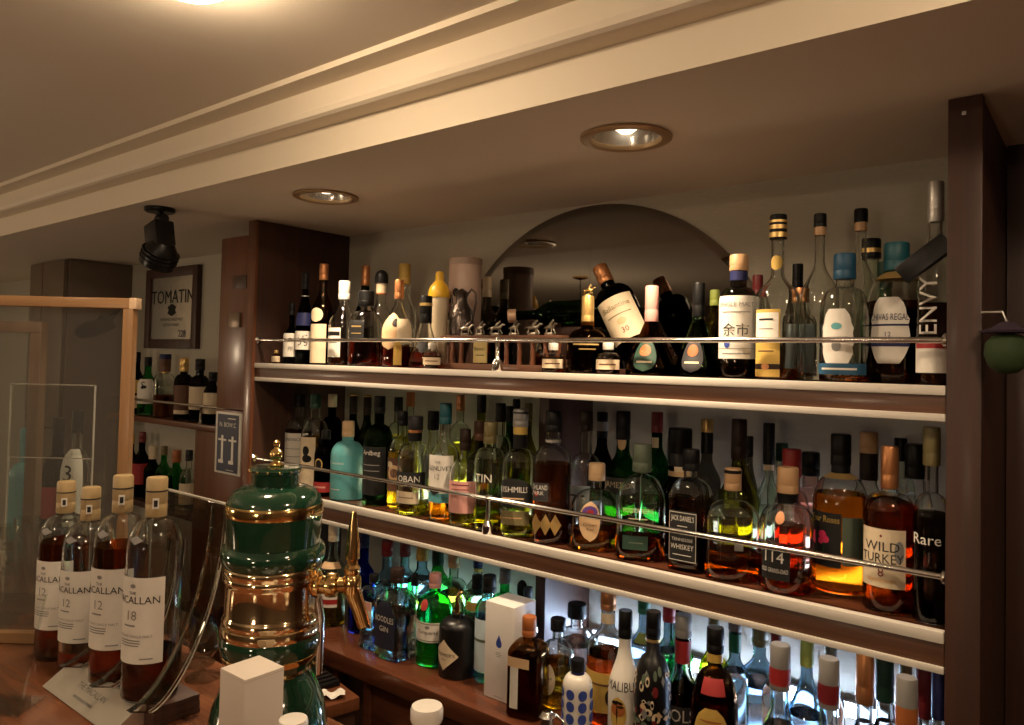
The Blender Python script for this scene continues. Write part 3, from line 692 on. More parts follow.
# horse stoppers standing in a row on the rack
def horse(scale, m, mn):
    bm = bmesh.new(); s = scale
    bm_lathe(bm, [(.0001, 0), (.010*s, 0), (.011*s, .002*s), (.010*s, .005*s), (.0001, .006*s)], 16)
    bm_tube(bm, [(-.010*s, 0, .014*s), (-.004*s, 0, .0155*s), (.004*s, 0, .0155*s), (.009*s, 0, .0165*s)], [.003*s, .0042*s, .004*s, .003*s], 8)
    bm_tube(bm, [(.008*s, 0, .016*s), (.012*s, 0, .020*s), (.014*s, 0, .0225*s), (.019*s, 0, .0215*s)], [.0032*s, .0024*s, .0022*s, .0013*s], 8)
    for x0_, x1_, y in ((-.008, -.014, .0022), (-.007, -.009, -.0022), (.006, .013, .0022), (.006, .008, -.0022)):
        bm_tube(bm, [(x0_*s, y*s, .014*s), ((x0_+x1_)/2*s, y*s, .009*s), (x1_*s, y*s, .004*s)], [.0017*s, .0012*s, .001*s], 6)
    bm_tube(bm, [(-.010*s, 0, .015*s), (-.014*s, 0, .016*s), (-.018*s, 0, .013*s)], [.0012*s, .001*s, .0005*s], 6)
    body = fin(bm, True, 60)
    bm = bmesh.new()
    bm_tube(bm, [(0, 0, .018*s), (.001*s, 0, .022*s), (.006*s, 0, .0255*s)], [.0026*s, .0026*s, .002*s], 8)
    bm_lathe(bm, [(.0001, -.0022*s), (.0016*s, -.0015*s), (.0022*s, 0), (.0016*s, .0015*s), (.0001, .0022*s)], 10, Matrix.Translation((.008*s, 0, .0278*s)))
    return body, fin(bm, True, 60)
hb, hj = horse(1.25, None, None)
PEW = mat('antique_pewter', (0.36, 0.32, 0.26), .3, 1.0)
HN = ['leftmost', 'second from left', 'third from left', 'fourth from left', 'fifth from left', 'rightmost']
for k, px in enumerate((466, 480, 496, 514, 533, 550)):
    xx = onY(px, 330, YR).x
    h = empty('horse_stopper', (xx, YR, Z_UP+hz+.0008), 0.25*(-1)**k); tag(h, 'pewter galloping horse bottle stopper, %s on the wooden rack' % HN[k], 'stopper', 'horse stoppers on the rack')
    obj('horse', hb, PEW, h); obj('jockey', hj, PEW, h)
# ornate dark jug standing behind the rack, in front of the tube
Yj = 1.496
Pj = onY(461, 330, Yj); sj = depth(Pj)/F_PX; hj_ = onY(461, 290, Yj).z-Z_UP
t = empty('ornate_jug', (Pj.x, Yj, Z_UP+.0005)); tag(t, 'dark ornate relief jug with curled handle before the patterned tube', 'jug')
RJ = 13*sj
obj('jug_body', lathe([(RJ*.55, 0), (RJ*.6, .004), (RJ*.35, .012), (RJ*.5, hj_*.2), (RJ, hj_*.45), (RJ*1.02, hj_*.58), (RJ*.8, hj_*.74), (RJ*.45, hj_*.84), (RJ*.42, hj_*.9), (RJ*.58, hj_*.96), (RJ*.5, hj_*.97), (RJ*.2, hj_*1.0), (.0001, hj_*1.02)], 24), mat('dark_relief_metal', (0.10, 0.08, 0.07), .3, .9, bump=1.0, bscale=120), t)
obj('handle', tube([(RJ*.5, 0, hj_*.92), (RJ*1.0, 0, hj_*1.0), (RJ*1.4, 0, hj_*.95), (RJ*1.45, 0, hj_*.82), (RJ*1.2, 0, hj_*.66), (RJ*.98, 0, hj_*.55)], .0028, 8), mat('dark_relief_metal', (0.1, .08, .07)), t)
obj('spout', tube([(-RJ*.9, 0, hj_*.55), (-RJ*1.0, 0, hj_*.7), (-RJ*1.0, 0, hj_*.88), (-RJ*1.12, 0, hj_*.94)], [.006, .004, .003, .0025], 8), mat('dark_relief_metal', (0.1, .08, .07)), t)
# bottle lying on its side behind the rack, mouth towards the viewer
Pl = onY(510, 316, 1.50); HL = .235; RL = .033
ml = Vector((-.80, -.52, -.06)).normalized()       # from base to mouth
rootl, Bl = bottle('lying_bottle', 'dark green bottle lying on its side behind the rack, mouth facing out', 0, 0, 0, 0, (.55, .76, .36, 's', .9, .40), 'dkgreen', None, at=(0, 0, 0), H=HL, R=RL)
PLACED.pop()
rootl.matrix_world = Matrix.Translation(Pl - ml*HL) @ ml.to_track_quat('Z', 'Y').to_matrix().to_4x4()
obj('mouth_ring', lathe([(.008, HL-.016), (.0175, HL-.016), (.0175, HL+.002), (.0150, HL+.005), (.009, HL+.005), (.008, HL-.01)], 24, False), mat('copper_ring', (0.62, 0.40, 0.27), .35, .4), rootl)
obj('shoulder_seal', patch(Bl, .45, .52, 40, 0), cmat('dkbrown'), rootl)
Pb = Pl - ml*HL*.72
t = empty('bottle_rest', (Pb.x, Pb.y, Z_UP+.0005)); tag(t, 'small dark wooden rest under the lying green bottle', 'bottle rest')
hb_ = Pb.z - RL - Z_UP - .004
obj('block', box((-.05, -.028, 0), (.05, .028, hb_*.8), .003), WOOD_DK, t)
obj('cradle', box((-.055, -.02, hb_*.8), (.055, .02, hb_), .002), WOOD_DK, t)
# pear bourbon bottle with horse stopper and its miniatures
rb_, BB = b('bourbon_bottle', 'round dark faceted bourbon bottle with gold neck and horse stopper', 587, 296, 42, R1, (.34, .58, .32, 'r', .62, .30), 'brown', 'gold', [(.30, .42, 45, None, dict(xmarks=[(0, 0.6, .8, 0.140, 'gold', 'rect'), (.1, 0.1, .5, 0.1, 'gold', 'rect')]))], liq=('dark', .54))
h1 = obj('horse', horse(.85, None, None)[0], GOLD, rb_); h1.location = (0, 0, BB.H)
h2 = obj('jockey', horse(.85, None, None)[1], GOLD, rb_); h2.location = (0, 0, BB.H)
b('miniature_bottle', 'miniature round bourbon left of the horse topped bottle, cream label', 553, 343, 22, 1.374, 'mini', 'clear', 'white', [(.16, .46, 70, 'cream', dict(xmarks=[(0, 0.5, .6, 0.140, 'brown', 'rect')]))], liq=('rust', .52))
b('miniature_bottle', 'miniature round bourbon right of the horse topped bottle, cream label', 608, 342, 24, 1.374, 'mini', 'clear', 'white', [(.16, .46, 70, 'cream', dict(xmarks=[(0, 0.5, .6, 0.140, 'brown', 'rect')]))], liq=('rust', .52))
# tilted magnum resting in a cradle
Y18 = 1.53
q0, q1 = onY(640, 350, Y18), onY(600, 265, Y18)
dv = (q1-q0); Ht = dv.length
rt2, B18 = bottle('tilted_bottle', 'large dark bottle leaning to the left with big cream label', 0, 0, 0, 0, (.60, .74, .36, 'r', .80, .40), 'black', 'copper', [(.12, .58, 62, 'cream', dict(a=18, text=[('Ballantine', .78, .12, 'olive'), ('30', .22, .12, 'dkred')], xmarks=[(0, 0.58, .6, 0.021, 'olive', 'rect')], marks=[(0, .42, .22, .16, 'tan')]))], at=(0, 0, 0), H=Ht*1.02, R=.047)
PLACED.pop()
ta = math.atan2(dv.x, dv.z)
rt2.matrix_world = Matrix.Translation((q0.x-.012, Y18+.02, Z_UP+.052)) @ Matrix.Rotation(ta, 4, 'Y')
t = empty('bottle_cradle', (q0.x-.012, Y18+.02, Z_UP+.0005)); tag(t, 'low dark cradle holding up the leaning cream labelled bottle', 'cradle')
obj('base', box((-.075, -.05, 0), (.055, .05, .012), .003), WOOD_DK, t)
obj('foot_rest', box((.02, -.045, .012), (.055, .045, .04), .004), WOOD_DK, t)
obj('back_rest', tube([(-.06, -.04, .012), (-.078, -.045, .07), (-.078, .045, .07), (-.06, .04, .012)], .004, 8), BLACKP, t)
lo_ = [(.05, .42, 32, 'dkgreen', dict(a=-14, shape='oval', xmarks=[(0, 0.28, .6, 0.056, 'cream', 'rect')], marks=[(0, .62, .55, .36, 'orange'), (-.3, .66, .2, .2, 'copper')]))]
b('triangular_bottle', 'conical brown bottle with orange copper capsule and oval green label', 651, 286, 50, R1, (.10, .62, .24, 'c', .60, .27), 'brown', 'pink', lo_, liq=('black', .40))
b('triangular_bottle', 'conical bottle with black capsule and oval dark label beside arched mirror', 698, 283, 46, R1+.02, (.10, .62, .24, 'c', .64, .27), 'dkgreen', 'black', [(.05, .42, 32, 'charcoal', dict(a=-14, shape='oval', xmarks=[(0, 0.28, .6, 0.056, 'cream', 'rect')], marks=[(0, .62, .55, .36, 'orange')]))], liq=('dark', .30))
b('wine_bottle', 'slim yellow green bottle peeking out behind the black capped conical bottle', 714, 290, 22, R3, 'slim', 'olive', 'lime')
b('whisky_bottle', 'straight whisky bottle with navy neck ring and big black brush characters', 738, 255, 37, R1, (.62, .74, .44, 'r', .87, .50), 'smoke', 'cork', [(.16, .66, 74, 'white', dict(a=-6, text=[('余市', .46, .20, 'black'), ('SINGLE MALT', .86, .07, 'grey')], xmarks=[(0, 0.74, .6, 0.017, 'grey', 'rect'), (0, 0.08, .6, 0.017, 'grey', 'rect')], marks=[(-.35, .24, .14, .15, 'inkblue'), (0, .16, 1, .008, 'grey', 'rect')]))], liq=('dark', .50), bands=[(.79, .865, 'navy')])
b('whisky_bottle', 'pale bottle with dark red capsule behind the brush lettered whisky', 757, 275, 26, R3, 'wine', 'pale', 'dkred')
b('armagnac_bottle', 'tall clear bottle with gold collar rings and long yellow label', 777, 215, 42, R1, (.50, .64, .30, 's', .85, .40), 'clear', 'black', [(.02, .42, 38, 'mustard', dict(a=-28, xmarks=[(0, 0.38, .6, 0.017, 'brown', 'rect')], marks=[(0, .15, 1, .08, 'dkbrown', 'rect'), (0, .15, .3, .10, 'copper')])), (.24, .40, 34, 'white', dict(a=-28, xmarks=[(0, 0.75, .6, 0.070, 'charcoal', 'rect'), (0, 0.4, .6, 0.035, 'grey', 'rect')])), (.66, .75, 50, 'mustard', dict(a=-10, shape='oval'))], liq=('amber', .07), bands=[(.86, .89, 'gold'), (.91, .935, 'gold'), (.95, .965, 'gold')])
b('whisky_bottle', 'dark slim bottle with black cap half hidden by the gold ringed bottle', 797, 264, 26, R3, 'wine', 'smoke', 'black')
b('whisky_bottle', 'clear bottle with copper screw cap and pale label behind upper rail', 801, 288, 29, R2+.005, 'square', 'clear', 'copper', [(.08, .60, 60, 'ltblue')], liq=('clear', .6))
b('grappa_bottle', 'tall empty clear long necked bottle with corked black top, left of pair', 819, 214, 36, 1.54, (.50, .72, .27, 's', .92, .34), 'clear', 'black', bands=[(.87, .92, 'cork')])
b('whisky_bottle', 'clear round shouldered bottle with bright blue cap and ornate white shield label', 844, 254, 46, R1+.004, (.55, .74, .40, 'r', .80, .46), 'clear', 'blue', [(.12, .56, 42, 'white', dict(a=-16, shape='shield', xmarks=[(0, 0.5, .6, 0.028, 'brown', 'rect')], marks=[(0, .70, .3, .12, 'ltteal'), (0, .36, .26, .2, 'grey')])), (.06, .145, 72, 'blue', dict(a=-12, xmarks=[(0, 0.5, .6, 0.175, 'white', 'rect')]))], liq=('amber', .05))
b('grappa_bottle', 'tall empty clear long necked bottle with corked black top, right of pair', 860, 209, 36, R3, (.50, .72, .30, 's', .92, .36), 'clear', 'black', bands=[(.87, .92, 'cork')])
b('whisky_bottle', 'clear bottle with wide black gold flecked cap beside the teal capped one', 871, 239, 32, R4, (.52, .70, .42, 's', .86, .54), 'pale', 'black', bands=[(.90, .93, 'gold')])
b('champagne_bottle', 'green bottle with gold neck strip tucked behind the teal capped whisky', 884, 262, 34, R3+.01, 'wine', 'green', 'dkgreen', bands=[(.62, .66, 'gold')])
b('whisky_bottle', 'broad whisky with teal cap and white crest label reading along an arch', 896, 243, 52, R1+.01, (.58, .78, .36, 'r', .80, .46), 'clear', 'teal', [(.14, .60, 44, 'white', dict(a=-14, shape='shield', text=[('CHIVAS REGAL', .70, .10, 'navy'), ('12', .44, .07, 'navy')], marks=[(0, .28, .95, .05, 'navy', 'rect'), (0, .58, .9, .03, 'navy', 'rect')]))], liq=('dark', .58), bands=[(.735, .79, 'gold')])
b('vodka_bottle', 'tall clear bottle with white capsule and vertical white lettering by right post', 935, 182, 33, R1+.005, (.62, .70, .40, 'r', .80, .46), 'clear', 'silver', [(.06, .22, 80, 'white', dict(marks=[(-.1, .82, .8, .16, 'red', 'rect')])), (.22, .62, 50, None, dict(a=-22, text=[('ENVY', .42, .20, 'white', True)]))], liq=('dark', .40))
# slim black case leaning across the last two bottles
pa, pb = onY(905, 275, 1.405-.03), onY(948, 243, 1.405-.03)
dv = pb-pa
t = empty('leaning_case', (pa.x, 1.40-.045, pa.z)); tag(t, 'slim black stick shaped case leaning against neck of the rightmost upper bottle', 'case')
o = obj('case_body', box((-.004, -.009, -.018), (dv.length*1.05, .009, .014), .003), BLACKP, t); o.rotation_euler = (0, -math.atan2(dv.z, dv.x), 0)
o = obj('cord', tube([(.01, 0, 0), (.012, .004, .012)], .0015, 6), BLACKP, t)
# ------------------------------------------------------------------ middle shelf
SHELF.update(y0=1.3635, y1=1.682, z=Z_MID+.0005, group='bottles on the middle shelf')
b('whisky_bottle', 'dark bottle with slanted white label at the far left of middle shelf', 284, 395, 20, R2, 'scotch', 'dkgreen', 'black', [(.20, .60, 70, 'white', dict(a=-20, xmarks=[(0, 0.85, .6, 0.042, 'charcoal', 'rect')]))])
b('whisky_bottle', 'tall clear malt bottle with wide off white label at left of middle shelf', 298, 394, 26, R2+.005, 'scotch', 'clear', 'black', [(.12, .56, 64, 'white', dict(a=-22, text=[('GLENKINCHIE', .84, .08, 'charcoal')], xmarks=[(0, 0.6, .6, 0.017, 'grey', 'rect'), (0, 0.4, .6, 0.017, 'grey', 'rect')]))], liq=('brown', .60))
b('whisky_bottle', 'tall amber bottle whose cream label bears a black animal emblem', 314, 394, 27, R1+.02, 'scotch', 'clear', 'dkgreen', [(.06, .56, 46, 'cream', dict(a=-36, marks=[(.1, .72, .35, .2, 'black'), (.2, .56, .5, .16, 'black'), (-.1, .40, .3, .08, 'gold')]))], liq=('gold', .56))
b('whisky_bottle', 'dark bottle with cream capsule against the left pillar', 331, 394, 22, R3, 'scotch', 'black', 'cream')
b('whisky_bottle', 'short black bottle with gold ring emblem and small red label', 325, 430, 22, R1-.01, (.62, .78, .36, 'r', .86, .42), 'black', 'black', [(.07, .22, 56, 'red', dict(a=-24, xmarks=[(0, 0.5, .6, 0.175, 'pink', 'rect')])), (.40, .58, 22, 'gold', dict(a=-30, shape='oval', marks=[(0, .5, .8, .8, 'black')]))])
b('whisky_bottle', 'matte turquoise painted bottle with bare tan neck on middle shelf', 347, 421, 33, R1+.008, (.56, .74, .34, 'r', .80, .37), 'clear', 'tan', [(.30, .52, 40, None, dict(a=-38, text=[('BRUICHLADDICH', .78, .1, 'white')])), (.04, .24, 36, None, dict(a=-40, xmarks=[(0, 0.5, .6, 0.049, 'white', 'rect')]))], paint='ltteal')
b('whisky_bottle', 'dark bottle with thin gold top left of pair behind turquoise bottle', 352, 394, 20, R3, 'wine', 'dkgreen', 'dkbrown', bands=[(.98, .995, 'gold')])
b('whisky_bottle', 'dark bottle with thin gold top right of pair behind turquoise bottle', 366, 395, 20, R3+.02, 'wine', 'dkgreen', 'dkbrown', bands=[(.98, .995, 'gold')])
b('whisky_bottle', 'dark green bottle with black label and white lettering beside turquoise bottle', 378, 396, 30, R1+.012, (.54, .74, .34, 'r', .84, .38), 'dkgreen', 'black', [(.10, .54, 60, 'black', dict(a=-26, text=[('Ardbeg', .86, .13, 'white')], xmarks=[(0, 0.62, .6, 0.017, 'grey', 'rect'), (0, 0.5, .6, 0.014, 'grey', 'rect')]))])
b('whisky_bottle', 'pale gold bottle with black capped neck behind the dark green bottle', 397, 397, 22, R3, 'scotch', 'pale', 'black', liq=('lime', .6))
b('whisky_bottle', 'bottle with brown and gold swirl label and short black cap', 401, 411, 27, R1+.045, 'scotch', 'clear', 'black', [(.18, .52, 66, 'brown', dict(a=-20, marks=[(-.1, .55, .5, .5, 'tan'), (-.1, .55, .3, .3, 'brown'), (.35, .3, .25, .3, 'mustard'), (-.45, .8, .25, .2, 'cream')]))], liq=('gold', .58))
b('whisky_bottle', 'bottle with tall orange copper cap at back of middle shelf', 409, 392, 22, R4-.01, 'scotch', 'pale', 'orange', liq=('lime', .6))
b('whisky_bottle', 'stout clear bottle with black name label and copper ringed black neck', 414, 416, 34, R1-.005, (.56, .72, .38, 'r', .86, .46), 'clear', 'charcoal', [(.30, .44, 60, 'black', dict(a=-16, text=[('OBAN', .5, .45, 'white')])), (.12, .24, 46, 'cream', dict(a=-24, xmarks=[(0, 0.5, .6, 0.070, 'brown', 'rect')]))], liq=('lime', .10), bands=[(.74, .83, 'black'), (.83, .86, 'copper')])
b('whisky_bottle', 'clear pale bottle with twin ribbed black cap, left of the teal capped one', 432, 411, 22, R2+.01, (.50, .66, .42, 's', .80, .52), 'clear', 'black', [(.2, .55, 60, 'ltblue')])
b('whisky_bottle', 'clear bottle with teal cap and white label above a turquoise band', 444, 403, 30, R1-.006, (.54, .72, .36, 's', .82, .42), 'clear', 'teal', [(.24, .56, 62, 'white', dict(a=-22, text=[('THE', .82, .06, 'grey'), ('GLENLIVET', .66, .12, 'charcoal'), ('12', .44, .13, 'grey')])), (.16, .24, 62, 'aqua', dict(a=-22)), (.22, .29, 26, 'charcoal', dict(a=-34, shape='diamond'))], liq=('amber', .18))
b('whisky_bottle', 'bottle with slim brown capsule between teal cap and dark caps', 459, 395, 22, R3+.03, 'scotch', 'pale', 'copper', liq=('lime', .55))
b('whisky_bottle', 'clear bottle with copper coloured square label and dark brown cap', 464, 429, 30, R1-.008, (.52, .68, .32, 'r', .78, .38), 'clear', 'dkbrown', [(.14, .47, 60, 'pink', dict(a=-14, xmarks=[(0, 0.88, .6, 0.038, 'dkred', 'rect'), (0, 0.74, .6, 0.028, 'dkred', 'rect')]))], liq=('lime', .13))
b('wine_bottle', 'green necked bottle with black cap high behind the copper label bottle', 480, 395, 24, R3+.01, 'tall', 'olive', 'black', liq=('lime', .6))
b('whisky_bottle', 'bottle with dark brown foil neck just behind the copper label bottle', 479, 421, 26, R2-.003, (.5, .68, .42, 'r', .80, .50), 'smoke', 'brown', liq=('amber', .4))
b('whisky_bottle', 'plain clear straight bottle with white printed letters and olive cap', 489, 422, 31, R1-.006, (.66, .76, .40, 'r', .80, .44), 'clear', 'olive', [(.36, .62, 70, None, dict(a=-20, text=[('TIN', .5, .28, 'white')]))], liq=('lime', .24))
b('whisky_bottle', 'clear bottle with square black cap behind the plain printed bottle', 499, 403, 24, R2+.02, 'square', 'clear', 'black', liq=('lime', .5))
b('whisky_bottle', 'bright green glass bottle with black cap on middle shelf', 509, 406, 24, R3+.01, 'tall', 'emerald', 'black', liq=('lime', .4))
b('whisky_bottle', 'bottle with tallest black cap in front of the greenish back wall', 515, 399, 20, R4+.003, 'tall', 'olive', 'black')
b('whisky_bottle', 'square shouldered bottle with black arched label and black foil under white cap', 519, 409, 34, R1-.008, (.58, .68, .40, 'r', .86, .46), 'clear', 'grey', [(.24, .46, 62, 'black', dict(a=-16, shape='arch', text=[('BUSHMILLS', .62, .20, 'white')], xmarks=[(0, 0.3, .6, 0.049, 'tan', 'rect')])), (.10, .21, 54, 'olive', dict(a=-16, xmarks=[(0, 0.5, .6, 0.087, 'cork', 'rect')]))], liq=('lime', .14), bands=[(.69, .80, 'black'), (.80, .86, 'mustard'), (.965, .98, 'charcoal')], n=4, ay=.9)
b('whisky_bottle', 'clear bottle with gold flat cap beside the dark divider board', 527, 403, 20, R3+.02, 'tall', 'olive', 'olive')
b('whisky_bottle', 'embossed bottle of brown whisky with black and grey name label', 552, 411, 37, R1-.004, (.62, .74, .40, 'r', .84, .44), 'clear', 'black', [(.32, .46, 34, 'charcoal', dict(a=-42, text=[('HIGHLAND', .76, .26, 'white'), ('PARK', .46, .2, 'white')], marks=[(-.1, .4, .2, .3, 'red')])), (.02, .28, 60, None, dict(a=-15, marks=[(-.5, .5, .3, .6, 'gold', 'diamond'), (0, .5, .3, .6, 'gold', 'diamond'), (.5, .5, .3, .6, 'gold', 'diamond')]))], liq=('brown', .60), bands=[(.76, .78, 'silver')], n=3.4, ay=.92)
b('whisky_bottle', 'clear bulb shouldered bottle with pinched neck and pale blue label', 585, 411, 33, R2+.004, (.50, .66, .38, 'r', .84, .40), 'clear', 'dkbrown', [(.22, .42, 50, 'ltblue', dict(a=-30, xmarks=[(0, 0.6, .6, 0.070, 'charcoal', 'rect')]))], liq=('clear', .3))
b('liqueur_bottle', 'black bottle with white ringed neck near the divider board', 601, 412, 28, R3+.01, 'wine', 'black', 'black', bands=[(.84, .92, 'grey')])
b('whisky_bottle', 'flat faceted decanter with gold cap and purple crest on oval label', 596, 463, 49, R1+.01, (.52, .70, .30, 'r', .80, .34), 'clear', 'tan', [(.12, .58, 30, 'tan', dict(a=-14, shape='oval', text=[('Crown', .42, .08, 'brown'), ('Royal', .30, .07, 'brown')], marks=[(0, .74, .75, .30, 'purple'), (0, .72, .35, .16, 'red'), (0, .60, .5, .08, 'cream')]))], liq=('amber', .24), n=3.2, ay=.7)
b('whisky_bottle', 'green bottle with black foil cap and tan neck strip, dark name label', 622, 411, 36, R2+.012, (.50, .70, .36, 's', .78, .40), 'emerald', 'black', [(.38, .50, 60, 'charcoal', dict(a=-8, text=[('JAMESON', .5, .5, 'cream')])), (.70, .84, 40, 'tan', dict(a=-8, shape='oval'))], liq=('lime', .5))
b('whisky_bottle', 'bright green bottle with ribbed dark red cap behind the flask', 656, 412, 30, R3+.02, 'tall', 'emerald', 'dkred', [(.72, .80, 40, 'cream', dict(a=-20))])
b('whisky_bottle', 'wide clear flask bottle with grey green cap and small green label', 641, 444, 50, R1+.012, (.52, .74, .34, 'r', .76, .38), 'clear', 'sage', [(.30, .52, 50, None, dict(a=-6, text=[('WOODFORD RESERVE', .62, .18, 'cream')], xmarks=[(0, 0.3, .6, 0.035, 'cream', 'rect')])), (.10, .22, 38, 'dkgreen', dict(a=-12, xmarks=[(0, 0.5, .6, 0.087, 'sage', 'rect')]))], liq=('rust', .20), n=3, ay=.62)
b('liqueur_bottle', 'thick black bottle with wide black cap and cream neck label', 679, 428, 36, R2+.012, (.44, .60, .60, 'r', .70, .66), 'black', 'black', [(.66, .90, 50, 'cream', dict(a=24, xmarks=[(0, 0.6, .6, 0.035, 'brown', 'rect')]))], bands=[(.62, .66, 'tan')])
b('whisky_bottle', 'bottle with gold disc on tall black cap behind the square black label bottle', 706, 419, 28, R3, (.52, .70, .40, 's', .90, .46), 'smoke', 'gold', bands=[(.74, .89, 'black')])
b('whiskey_bottle', 'square bottle of dark whiskey with black cap and black ornate label', 690, 449, 37, R1+.002, (.60, .76, .40, 'r', .82, .46), 'clear', 'black', [(.08, .50, 41, 'black', dict(a=0, text=[("JACK DANIEL'S", .84, .14, 'white'), ('Old No.7', .60, .08, 'white'), ('TENNESSEE', .44, .06, 'white'), ('WHISKEY', .30, .10, 'white')], marks=[(0, .965, .97, .012, 'white', 'rect'), (0, .03, .97, .012, 'white', 'rect'), (-.96, .5, .012, .92, 'white', 'rect'), (.96, .5, .012, .92, 'white', 'rect'), (0, .70, .4, .012, 'white', 'rect'), (0, .14, .7, .015, 'white', 'rect')]))], liq=('dark', .60), n=5, ay=.95)
b('wine_bottle', 'olive yellow wine shaped bottle with long dark brown capsule', 738, 419, 40, R2+.015, (.42, .70, .34, 's', .72, .38), 'olive', 'dkbrown', liq=('lime', .35))
b('whisky_bottle', 'thin black capped bottle just right of the olive wine bottle', 748, 436, 20, R4-.01, 'slim', 'smoke', 'black')
b('whiskey_bottle', 'wide clear bottle with copper cork, quarter full of red amber whiskey', 732, 468, 52, R1+.008, (.56, .72, .28, 'r', .80, .32), 'clear', 'cork', [(.14, .50, 18, None, dict(a=20, xmarks=[(0, 0.5, .6, 0.175, 'grey', 'rect')]))], liq=('rust', .26), n=2.6, ay=.75, bands=[(.955, .985, 'black')])
b('liqueur_bottle', 'slender bottle with black bow tied neck and pale ribbon ends', 768, 423, 26, R3, (.44, .62, .36, 's', .70, .44), 'pale', 'black', liq=('clear', .4), bands=[(.66, .70, 'cream')])
b('whisky_bottle', 'bottle with dark green cap behind the red capped one', 781, 443, 28, R4-.01, 'square', 'pale', 'dkgreen')
b('liqueur_bottle', 'pink tinted bottle with bright red cap behind the numbered black label', 791, 449, 34, R2+.006, (.52, .68, .46, 'r', .78, .54), 'pink', 'red', liq=('red', .4))
b('liqueur_bottle', 'pale pink bottle with flat black cap between red cap and yellow seal', 810, 452, 32, R3-.005, (.60, .70, .48, 'r', .80, .54), 'pink', 'black', liq=('clear', .55))
b('whiskey_bottle', 'broad clear bottle with tan cap and square black numbered label', 787, 467, 54, R1, (.52, .70, .34, 'r', .78, .38), 'clear', 'cork', [(.11, .38, 32, 'black', dict(a=-24, text=[('114', .68, .32, 'white'), ('OLD GRAND-DAD', .28, .13, 'white')])), (.56, .66, 10, 'copper', dict(a=-14, shape='oval'))], liq=('amber', .10), bands=[(.71, .79, 'black')])
b('whiskey_bottle', 'bourbon bottle with red rose on black label and gold banded black cap', 840, 434, 52, R1+.002, (.56, .74, .32, 'r', .80, .37), 'clear', 'black', [(.17, .51, 36, 'black', dict(a=-32, text=[('Four Roses', .88, .12, 'mustard')], xmarks=[(0, 0.14, .6, 0.025, 'tan', 'rect')], marks=[(-.1, .58, .26, .16, 'rose'), (.1, .50, .24, .14, 'rose'), (-.2, .46, .2, .12, 'rose'), (0, .34, .06, .2, 'dkgreen', 'rect'), (0, .2, 1, .09, 'olive', 'rect')])), (.19, .49, 24, 'sage', dict(a=30))], liq=('amber', .62), bands=[(.72, .75, 'gold'), (.75, .80, 'black')])
b('liqueur_bottle', 'bottle of yellow amber liqueur with yellow disc seal on brown neck', 868, 432, 38, R3-.01, (.50, .66, .42, 's', .86, .46), 'clear', 'cork', [(.70, .84, 38, 'mustard', dict(shape='oval'))], liq=('gold', .56), bands=[(.68, .86, 'dkbrown')])
b('whiskey_bottle', 'bottle of dark bourbon with copper neck and cream bird label numbered eight', 889, 446, 48, R1+.004, (.60, .72, .32, 'r', .74, .34), 'clear', 'copper', [(.16, .51, 54, 'cream', dict(a=-16, text=[('WILD', .70, .16, 'charcoal'), ('TURKEY', .50, .16, 'charcoal'), ('8', .26, .15, 'dkred')], marks=[(0, .88, .06, .06, 'dkred', 'diamond'), (0, .12, .6, .06, 'tan', 'rect'), (.72, .62, .2, .4, 'grey')]))], liq=('dark', .66))
b('whisky_bottle', 'bottle with plain black cap between yellow seal and copper neck', 900, 438, 28, R3+.03, 'square', 'pale', 'black')
b('whisky_bottle', 'clear bottle with broad black screw top behind the rightmost middle bottle', 915, 444, 34, R2+.005, (.56, .68, .52, 'r', .78, .58), 'clear', 'black', liq=('clear', .5))
b('whisky_bottle', 'tall dark bottle with pewter capsule and white script by the right post', 931, 427, 33, R1+.012, (.52, .66, .38, 'r', .80, .48), 'clear', 'olive', [(.34, .52, 50, None, dict(a=-14, text=[('Rare', .5, .30, 'white')]))], liq=('black', .56))
# ------------------------------------------------------------------ lowest bay, standing on the back counter
SHELF.update(y0=1.256, y1=1.682, z=Z_LOW+.0005, group='bottles on the back counter')
Q1, Q2, Q3, Q4 = 1.375, 1.465, 1.555, 1.64
b('spirit_bottle', 'clear bottle with cream cork and red striped white label beside brass tap', 332, 525, 27, Q1, (.52, .72, .34, 's', .84, .40), 'pale', 'cream', [(.20, .42, 56, 'white', dict(a=-28, xmarks=[(0, 0.7, .6, 0.070, 'red', 'rect')], marks=[(0, .25, 1, .22, 'red', 'rect'), (-.2, .95, .5, .16, 'red')])), (.58, .64, 60, 'tan', dict(a=-10))], liq=('lime', .45))
b('vodka_bottle', 'deep blue glass bottle partly behind the brass tap', 361, 531, 25, Q1+.02, (.56, .70, .52, 's', .84, .56), 'blue', 'navy', paint=None)
b('gin_bottle', 'short square clear bottle with red and white label left of navy label gin', 373, 574, 22, Q1-.035, (.76, .86, .40, 'r', .90, .46), 'clear', 'black', [(.30, .66, 40, 'white', dict(marks=[(0, .82, .9, .3, 'pink', 'rect'), (0, .2, .9, .36, 'charcoal', 'rect')]))], liq=('clear', .6), n=5)
b('vodka_bottle', 'clear bottle with red cap, left of the two red caps in lowest bay', 386, 540, 25, Q2-.01, (.52, .68, .38, 's', .82, .46), 'sky', 'red', liq=('clear', .5))
b('gin_bottle', 'square clear gin bottle with big navy arched label and dark stopper', 396, 568, 38, Q1-.015, (.62, .76, .34, 'r', .84, .38), 'clear', 'dkbrown', [(.12, .66, 43, 'ink', dict(a=0, shape='arch', text=[('BOODLES', .62, .12, 'white'), ('GIN', .42, .11, 'white')]))], liq=('clear', .5), n=5, ay=.85)
b('vodka_bottle', 'clear bottle with red cap, right of the two red caps in lowest bay', 404, 542, 24, Q3-.02, (.52, .68, .38, 's', .82, .46), 'sky', 'dkred', liq=('clear', .5))
